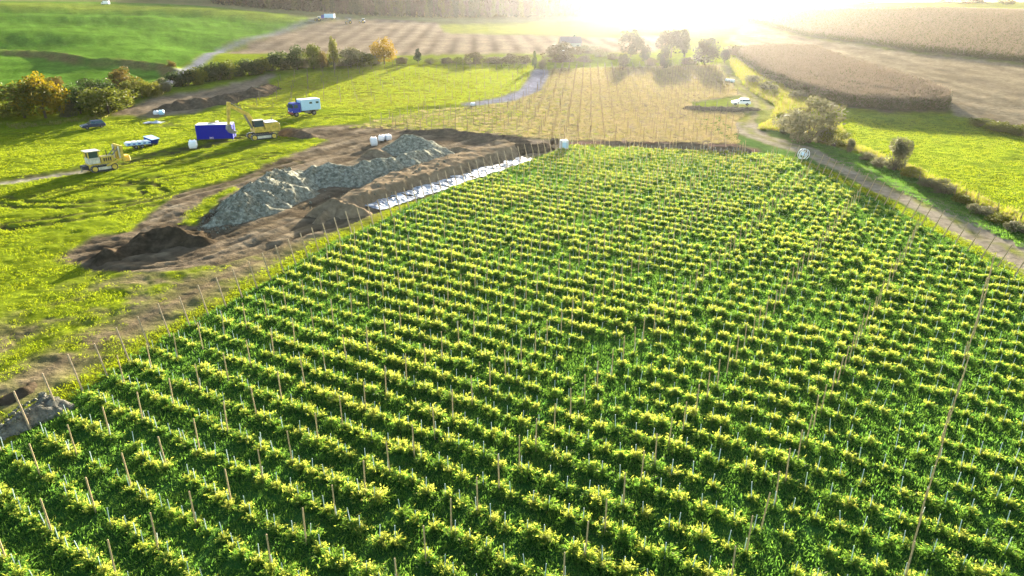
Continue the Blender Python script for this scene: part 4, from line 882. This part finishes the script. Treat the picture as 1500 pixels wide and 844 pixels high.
t = empty('excavator', at_px(384, 203), dirz((402, 201), (352, 207)), 'yellow crawler excavator with folded boom right of the blue container', 'excavator'); t.scale = (1.14,) * 3
crawler(t, 3.9, 2.2, .55, .9)
MB().box(-1.0, 1.0, -.9, .9, .5, .95).build('undercarriage', M['chassis'], t); MB().tube((0, 0, .9), (0, 0, 1.15), .75, .75, 20).build('slew_ring', M['chassis'], t)
bd = MB().box(-2.6, 1.3, -1.3, 1.3, 1.15, 1.5).build('upper_frame', M['yellow'], t, .03)
MB().prism([(-2.65, 1.4), (-.3, 1.45), (-.3, 2.35), (-2.3, 2.55), (-2.65, 2.3)], -1.3, 1.3).build('engine_cover', M['yellow'], t, .05)
MB().box(-2.4, -.5, -1.2, 1.2, 2.5, 2.58).build('cover_top', M['white'], t, .03)
MB().tube((-2.1, -.9, 2.5), (-2.1, -.9, 3.0), .07).build('exhaust', M['chassis'], t)
cb = MB().box(-.2, 1.3, .35, 1.3, 1.5, 2.0).build('cab', M['yellow'], t, .03)
MB().box(-.12, 1.22, .42, 1.24, 2.0, 2.95).build('cab_glass', M['glass'], cb); MB().box(-.25, 1.35, .3, 1.35, 2.95, 3.05).build('cab_roof', M['cream'], cb, .03)
for x in (-.15, 1.25):
    for y in (.38, 1.27): MB().box(x - .05, x + .05, y - .05, y + .05, 2.0, 2.95).build('cab_pillar', M['chassis'], cb)
bm_ = MB().beam((.7, 1.7), (1.7, 3.9), .42, .6, .62).build('boom', M['yellow'], t); bm_.location.y = -.1
MB().beam((1.65, 3.8), (4.3, 5.5), .38, .62, .4).build('boom_end', M['yellow'], bm_)
for y in (-.32, .32): MB().beam((1.2, 1.5), (2.2, 3.9), .12, .16).build('boom_cylinder', M['steel'], bm_).location.y = y
MB().beam((2.4, 4.7), (4.1, 5.9), .12, .14).build('stick_cylinder', M['steel'], bm_)
sk = MB().beam((4.2, 5.9), (4.7, 2.6), .32, .55, .34).build('stick', M['yellow'], t); sk.location.y = -.1
bk = MB().prism([(4.5, 2.6), (4.95, 2.5), (5.1, 1.9), (4.75, 1.35), (4.1, 1.2), (3.75, 1.5), (4.2, 1.75), (4.45, 2.1)], -.55, .55).build('bucket', M['steel'], t); bk.location.y = -.1
for k in range(4): MB().box(3.6, 3.85, -.5 + k * .3, -.38 + k * .3, 1.42, 1.52).build('tooth', M['steel'], bk)

def box_truck(t, cabm, boxm, L=6.4, windows=True):
    MB().box(-L / 2 + .2, L / 2 - .1, -.45, .45, .75, .98).build('chassis', M['chassis'], t)
    bx = MB().box(-L / 2, L / 2 - 2.0, -1.22, 1.22, 1.15, 3.35).build('box_body', boxm, t, .04)
    MB().box(-L / 2 + .02, L / 2 - 2.02, -1.2, 1.2, 3.353, 3.40).build('box_roof', M['white'], bx)
    for s in (-1, 1):
        for x in ((-L / 2 + .7, -L / 2 + 2.2) if windows else ()): 
            wn_ = MB().box(x - .32, x + .32, s * 1.19 - .045, s * 1.19 + .045, 2.5, 2.85).build('box_window', M['glass'], bx)
            MB().box(x - .36, x + .36, s * 1.19 - .035, s * 1.19 + .035, 2.45, 2.5).build('window_sill', M['chassis'], wn_)
    c = MB().prism([(L / 2 - 1.8, .9), (L / 2, .9), (L / 2, 1.75), (L / 2 - .14, 2.72), (L / 2 - .5, 2.85), (L / 2 - 1.8, 2.85)], -1.18, 1.18).build('cab', cabm, t, .04)
    MB().prism([(L / 2 + .012, 1.8), (L / 2 - .12, 2.62), (L / 2 - .17, 2.62), (L / 2 - .04, 1.8)], -1.05, 1.05).build('windscreen', M['glass'], c)
    for s in (-1, 1):
        MB().box(L / 2 - 1.2, L / 2 - .35, s * 1.18 - .02, s * 1.18 + .02, 1.85, 2.55).build('side_window', M['glass'], c)
        MB().box(L / 2 - 1.25, L / 2 - .3, s * 1.185 - .012, s * 1.185 + .012, 1.0, 1.8).build('cab_door', cabm, c)
        MB().box(L / 2 - .02, L / 2 + .04, s * .85 - .14, s * .85 + .14, 1.0, 1.2).build('headlight', M['white'], t)
        MB().box(L / 2 - .05, L / 2 + .1, s * 1.32 - .1, s * 1.32 + .1, 1.9, 2.4).build('mirror', M['black'], c)
        MB().box(-.6, .5, s * 1.0 - .25, s * 1.0 + .25, .6, 1.05).build('tank', M['steel'], t, .05)
        for x in (L / 2 - .75, -L / 2 + 1.6): wheel(t, x, s * 1.0, .52, .34)
    MB().box(L / 2 + .01, L / 2 + .16, -1.2, 1.2, .6, .95).build('bumper', M['red'], t, .03)
    MB().tube((L / 2 - 1.9, -.9, 1.0), (L / 2 - 1.9, -.9, 3.7), .1).build('air_intake', M['black'], t)
p = at_px(447, 169)
t = empty('expedition_truck', p, math.pi + R(42), 'light blue box truck with dark blue cab parked above the excavator', 'truck'); box_truck(t, M['cabblue'], M['paleblue'])

def car(t, mat, L=4.4, Wd=1.78, H=1.5, sub=True):
    h = L / 2; y = Wd / 2
    b = MB().prism([(-h, .35), (h - .05, .32), (h, .62), (h - .15, .78), (h - 1.15, .95), (-h + .1, 1.0), (-h, .75)], -y, y).build('body', mat, t, .06)
    g = MB().add([(h - 1.2, -y + .05, .94), (h - 1.2, y - .05, .94), (-h + .1, y - .05, .98), (-h + .1, -y + .05, .98), (h - 1.95, -y + .22, H - .02), (h - 1.95, y - .22, H - .02), (-h + .5, y - .22, H - .02), (-h + .5, -y + .22, H - .02)],
                 [(3, 2, 1, 0), (4, 5, 6, 7), (0, 1, 5, 4), (1, 2, 6, 5), (2, 3, 7, 6), (3, 0, 4, 7)]).build('glasshouse', M['glass'], t)
    MB().box(-h + .42, h - 1.88, -y + .2, y - .2, H - .03, H + .03, .05, .05).build('roof', mat, t, .02)
    for s in (-1, 1):
        for x in (-h + .8, h - .85): wheel(t, x, s * (y - .1), .32, .2)
        MB().box(h - .16, h + .012, s * (y - .3) - .18, s * (y - .3) + .18, .6, .74).build('headlight', M['white'], t)
        MB().box(-h - .012, -h + .1, s * (y - .2) - .12, s * (y - .2) + .12, .75, .92).build('tail_light', M['red'], t)
        MB().box(-.15, -.05, s * (y - .09) - .02, s * (y - .09) + .02, .95, H - .1).build('pillar', mat, t)
        MB().box(h - 1.55, h - 1.4, s * (y + .08) - .09, s * (y + .08) + .09, .95, 1.08).build('mirror', mat, t)
t = empty('parked_car', at_px(137, 188), dirz((150, 186.5), (124, 190)), 'dark blue hatchback parked on the meadow below the left hedge', 'car'); car(t, M['carblue'], 4.3, 1.78, 1.5)
t = empty('parked_car', at_px(1085, 154), R(170), 'white car parked beside the farm track in the second field', 'car'); car(t, M['white'], 4.2, 1.75, 1.45)
t = empty('farm_van', at_px(155, 7), R(175), 'tiny white van on the ridge at upper left', 'van')
MB().prism([(-2.6, .4), (2.6, .4), (2.6, 1.1), (1.9, 1.3), (1.3, 2.3), (-2.6, 2.4)], -1, 1).build('body', M['white'], t, .06); MB().box(1.0, 1.6, -1.02, 1.02, 1.35, 1.9).build('side_window', M['glass'], t)
for x in (-1.7, 1.7):
    for s in (-1, 1): wheel(t, x, s * .88, .36, .22)

# low trailer and blue skip behind the dozer
t = empty('flatbed_trailer', at_px(203, 217), dirz((188, 219), (218, 215)), 'low trailer with pale blue side boards behind the dozer', 'trailer')
MB().box(-1.9, 1.9, -.85, .85, .55, .68).build('deck', M['steel'], t)
for s in (-1, 1):
    MB().box(-1.9, 1.9, s * .87 - .025, s * .87 + .025, .69, 1.05).build('side_board', M['paleblue'], t)
    for x in (-.5, .5): wheel(t, x, s * .75, .33, .22)
    for k in range(5): MB().box(-1.7 + k * .8, -1.3 + k * .8, s * .905 - .01, s * .905 + .01, .78, .96).build('board_panel', M['cabblue'], t)
for x in (-1.9, 1.9): MB().box(x - .025, x + .025, -.84, .84, .69, 1.05).build('end_board', M['white'], t)
MB().tube((1.9, 0, .55), (2.9, 0, .5), .05).build('drawbar', M['chassis'], t)
for k in range(4): 
    MB().box(-1.75 + k * .9, -1.0 + k * .9, -.7, .7, .69, 1.2).build('pallet_load', M['white'], t, .04)
t = empty('tipping_skip', at_px(223, 213), R(-25), 'small blue tipped skip right of the low trailer', 'skip')
q = MB().prism([(-.95, .5), (.6, .25), (1.15, 1.1), (-.75, 1.55)], -.75, .75).build('skip_body', M['cabblue'], t, .03); MB().prism([(-.8, 1.56), (1.2, 1.12), (1.22, 1.18), (-.8, 1.62)], -.82, .82).build('lid', M['paleblue'], q)
MB().box(-.8, .7, -.6, -.45, .03, .35).build('skid', M['chassis'], t); MB().box(-.8, .7, .45, .6, .03, .35).build('skid', M['chassis'], t)
for s in (-1, 1): MB().tube((-.4, s * .5, .2), (-.3, s * .6, .7), .05).build('pivot_arm', M['chassis'], t)

def bulk_bag(px, py, w, h, label, mat=M['bag'], rz=.3, name='bulk_bag'):
    p = gp(px, py); t = empty(name, p, rz, label, 'bag'); import bmesh
    bm = bmesh.new(); bmesh.ops.create_cube(bm, size=1); bmesh.ops.subdivide_edges(bm, edges=bm.edges[:], cuts=4, use_grid_fill=True); r = random.Random(int(px))
    for v in bm.verts:
        c = v.co; bul = 1 + .22 * (1 - (2 * c.z) ** 2); v.co = (c.x * w * bul + r.uniform(-.03, .03), c.y * w * bul + r.uniform(-.03, .03), (c.z + .5) * h + r.uniform(-.04, .04) * (c.z > -.4))
    me = bpy.data.meshes.new('sack'); bm.to_mesh(me); bm.free(); me.materials.append(mat); me.polygons.foreach_set('use_smooth', np.full(len(me.polygons), True)); mesh_obj('sack', me, t)
    for sx in (-1, 1):
        b = MB(); b.tube((sx * w * .4, -w * .35, h * .95), (sx * w * .3, 0, h * 1.18), .03, .03, 5); b.tube((sx * w * .3, 0, h * 1.18), (sx * w * .4, w * .35, h * .95), .03, .03, 5); b.build('lifting_loop', mat, t)
    return t
bulk_bag(283.5, 217, 1.05, 1.25, 'white bulk bag standing in the shade before the blue container', M['plastic'])
bulk_bag(548, 213, .95, 1.3, 'white sack behind the little sandy heap'); bulk_bag(559, 206, .9, .9, 'left of two low white sacks behind the gravel heap', rz=.1); bulk_bag(568, 205, .9, .9, 'right of two low white sacks behind the gravel heap', rz=.8)
bulk_bag(693, 155, .9, .7, 'small white sack where the paved road fades into the meadow'); bulk_bag(229, 168, .8, .8, 'left of two pale sacks before the earth slope at left', rz=.2); bulk_bag(237, 168, .9, .9, 'right of two pale sacks before the earth slope at left', M['paleblue'])
# white tote and brown drum at the far left corner of the crop field
t = empty('water_tote', at_px(826, 219), .25, 'white and pale blue water tote with dark side bars at the far left field corner', 'tote')
MB().box(-.62, .62, -.5, .5, .16, 1.55).build('tank', M['plastic'], t, .08); MB().box(-.66, .66, -.55, .55, 0, .15).build('pallet', M['post_end'], t)
MB().box(-.52, .52, -.53, -.505, .35, 1.2).build('side_panel', M['paleblue'], t)
for x in (-.68, .68):
    for y in (-.52, .52): MB().box(x - .03, x + .03, y - .03, y + .03, .1, 1.75).build('cage_bar', M['chassis'], t)
MB().tube((0, 0, 1.55), (0, 0, 1.63), .12, .12, 12).build('cap', M['chassis'], t)
t = empty('cable_drum', at_px(812, 213), .9, 'brown wooden cable drum left of the white tote', 'cable drum')
for s in (-1, 1): MB().tube((0, s * .38, .62), (0, s * .44, .62), .62, .62, 18).build('flange', M['bark'], t)
MB().tube((0, -.38, .62), (0, .38, .62), .36, .36, 14).build('core', M['bark'], t)
# big wheel of a hose reel at the right end of the field
t = empty('hose_reel', at_px(1176, 234), R(8), 'pale hose reel with a big spoked wheel beside the dirt track', 'hose reel'); t.scale = (.85,) * 3
def ring(r, c, tube=.045, n=28):
    b = MB()
    for k in range(n):
        a0, a1 = 2 * math.pi * k / n, 2 * math.pi * (k + 1) / n
        b.tube((c[0] + r * math.cos(a0), c[1], c[2] + r * math.sin(a0)), (c[0] + r * math.cos(a1), c[1], c[2] + r * math.sin(a1)), tube, tube, 6, False)
    return b
for s in (-1, 1):
    rm = ring(.95, (0, s * .3, 1.0)).build('rim', M['plastic'], t)
    b = MB()
    for k in range(8): a = math.pi * k / 4; b.tube((0, s * .3, 1.0), (.95 * math.cos(a), s * .3, 1 + .95 * math.sin(a)), .025, .025, 5)
    b.build('spokes', M['plastic'], t)
MB().tube((0, -.3, 1.0), (0, .3, 1.0), .3, .3, 14).build('drum', M['paleblue'], t); ring(.62, (-.15, -.12, .9), .05).build('hose_coil', M['stake'], t)
MB().box(-.8, .8, -.5, .5, .0, .12).build('base_frame', M['steel'], t)
# wrapped bundle on the farm track, pale sheets, far machines
t = empty('wrapped_bundle', at_px(1069, 120), R(118), 'long white wrapped bundle lying beside the farm track', 'bundle')
MB().tube((-1.6, 0, .4), (1.6, 0, .4), .42, .38, 12).build('roll', M['plastic'], t, .03)
for x in (-.9, .0, .9): MB().tube((x - .03, 0, .4), (x + .03, 0, .4), .435, .435, 12).build('strap', M['chassis'], t)
p = gp(226, 180); gx, gy = np.meshgrid(np.linspace(-1.9, 1.9, 20), np.linspace(-1.2, 1.2, 14)); zz = .1 + np.abs(fbm(gx + 40, gy, .9, 120) - .4) * 1.3 * np.clip(1.1 - np.hypot(gx / 1.9, gy / 1.2), 0, 1); idx = np.arange(gx.size).reshape(gx.shape)
o = mesh_obj('ground_sheet', from_arrays('ground_sheet', np.stack([gx, gy, zz], -1).reshape(-1, 3), np.stack([idx[:-1, :-1], idx[:-1, 1:], idx[1:, 1:], idx[1:, :-1]], -1).reshape(-1, 4), mat=M['film'])); o.location = p
o.modifiers.new('thickness', 'SOLIDIFY').thickness = .03; tag(o, 'pale crumpled sheet on the meadow right of the parked car', 'sheet')
t = empty('lorry', at_px(481, 29), R(178), 'far blue and white lorry at the top of the hill road', 'truck'); box_truck(t, M['cabblue'], M['paleblue'], 8.2, False)
def tractor(px, py, rz, label, m):
    t = empty('tractor', at_px(px, py), rz, label, 'tractor')
    MB().box(-.2, 2.0, -.45, .45, .8, 1.6, .05, .05).build('hood', m, t, .04); c = MB().box(-1.4, -.1, -.75, .75, 1.0, 1.7).build('cab', m, t); MB().box(-1.32, -.18, -.7, .7, 1.7, 2.6, .05, .05).build('cab_glass', M['glass'], c); MB().box(-1.5, 0, -.85, .85, 2.6, 2.72).build('cab_roof', M['white'], c, .03)
    for s in (-1, 1): wheel(t, -.8, s * .85, .85, .5, M['yellow']); wheel(t, 1.5, s * .75, .55, .35, M['yellow'])
    return t
tractor(466, 31, R(185), 'far tractor just left of the lorry at the hill road top', M['chassis']); tractor(511, 35, R(200), 'far white roofed tractor on the ploughed field, left of two', M['steel']); tractor(531, 34, R(170), 'far white roofed tractor on the ploughed field, right of two', M['steel'])

# farmhouse in the scrub
t = empty('farmhouse', at_px(835, 74), R(6), 'small pale farmhouse with grey roof in the scrub near the glare', 'house')
MB().box(-4, 4, -3, 3, 0, 3.0).build('wall', M['wall'], t); rf = MB().add([(-4.4, -3.4, 2.98), (4.4, -3.4, 2.98), (4.4, 3.4, 2.98), (-4.4, 3.4, 2.98), (-4.4, 0, 5.4), (4.4, 0, 5.4)], [(0, 1, 5, 4), (2, 3, 4, 5), (0, 4, 3), (1, 2, 5), (3, 2, 1, 0)]).build('roof', M['roof'], t)
MB().box(1.6, 2.2, .6, 1.2, 4.0, 6.0).build('chimney', M['wall'], rf)
for x in (-2.6, 2.6):
    w_ = MB().box(x - .55, x + .55, -3.05, -2.98, 1.1, 2.3).build('window', M['glass'], t); MB().box(x - .65, x + .65, -3.12, -3.0, .98, 1.09).build('sill', M['white'], w_)
MB().box(-.5, .5, -3.05, -2.98, .02, 2.1).build('door', M['fence'], t)

# pasture fence right of the verge
fpx = [(1322, 258), (1346, 266), (1372, 277), (1398, 288), (1414, 294), (1429, 300), (1460, 315), (1493, 330), (1530, 348)]
FPw = [gp(a, b) for a, b in fpx]; t = empty('pasture_fence', FPw[0], 0, 'weathered post and wire fence along the near edge of the right pasture', 'fence'); base = Vector(FPw[0])
for k, p in enumerate(FPw):
    o = MB().tube((0, 0, -.2), (0, 0, 1.45), .055, .05, 7).build('fence_post', M['fence'], t); o.location = Vector(p) - base; o.rotation_euler = (pr.normal() * .05, pr.normal() * .05, 0)
for h in (.6, 1.2):
    b = MB()
    for p, q in zip(FPw[:-1], FPw[1:]): b.tube(Vector(p) - base + Vector((0, 0, h)), Vector(q) - base + Vector((0, 0, h)), .008, .008, 4)
    b.build('wire', M['steel'], t)

# ------------------------------------------------------------------ air
m = bpy.data.materials.new('haze'); m.use_nodes = True; nt = m.node_tree
for n_ in list(nt.nodes):
    if n_.type == 'BSDF_PRINCIPLED': nt.nodes.remove(n_)
pv = nt.nodes.new('ShaderNodeVolumePrincipled'); pv.inputs['Color'].default_value = (.95, .93, .9, 1); pv.inputs['Density'].default_value = HAZE_DENSITY; pv.inputs['Anisotropy'].default_value = HAZE_G
nt.links.new(pv.outputs[0], nt.nodes['Material Output'].inputs['Volume'])
zmin = float(ALLV[:, 2].min()) - 1.2; ztop = 70.0
o = MB().box(-3100, 3100, -3100, 3100, zmin, ztop).build('haze', m); tag(o, 'thin pale evening haze over the fields', 'haze', None, 'stuff')
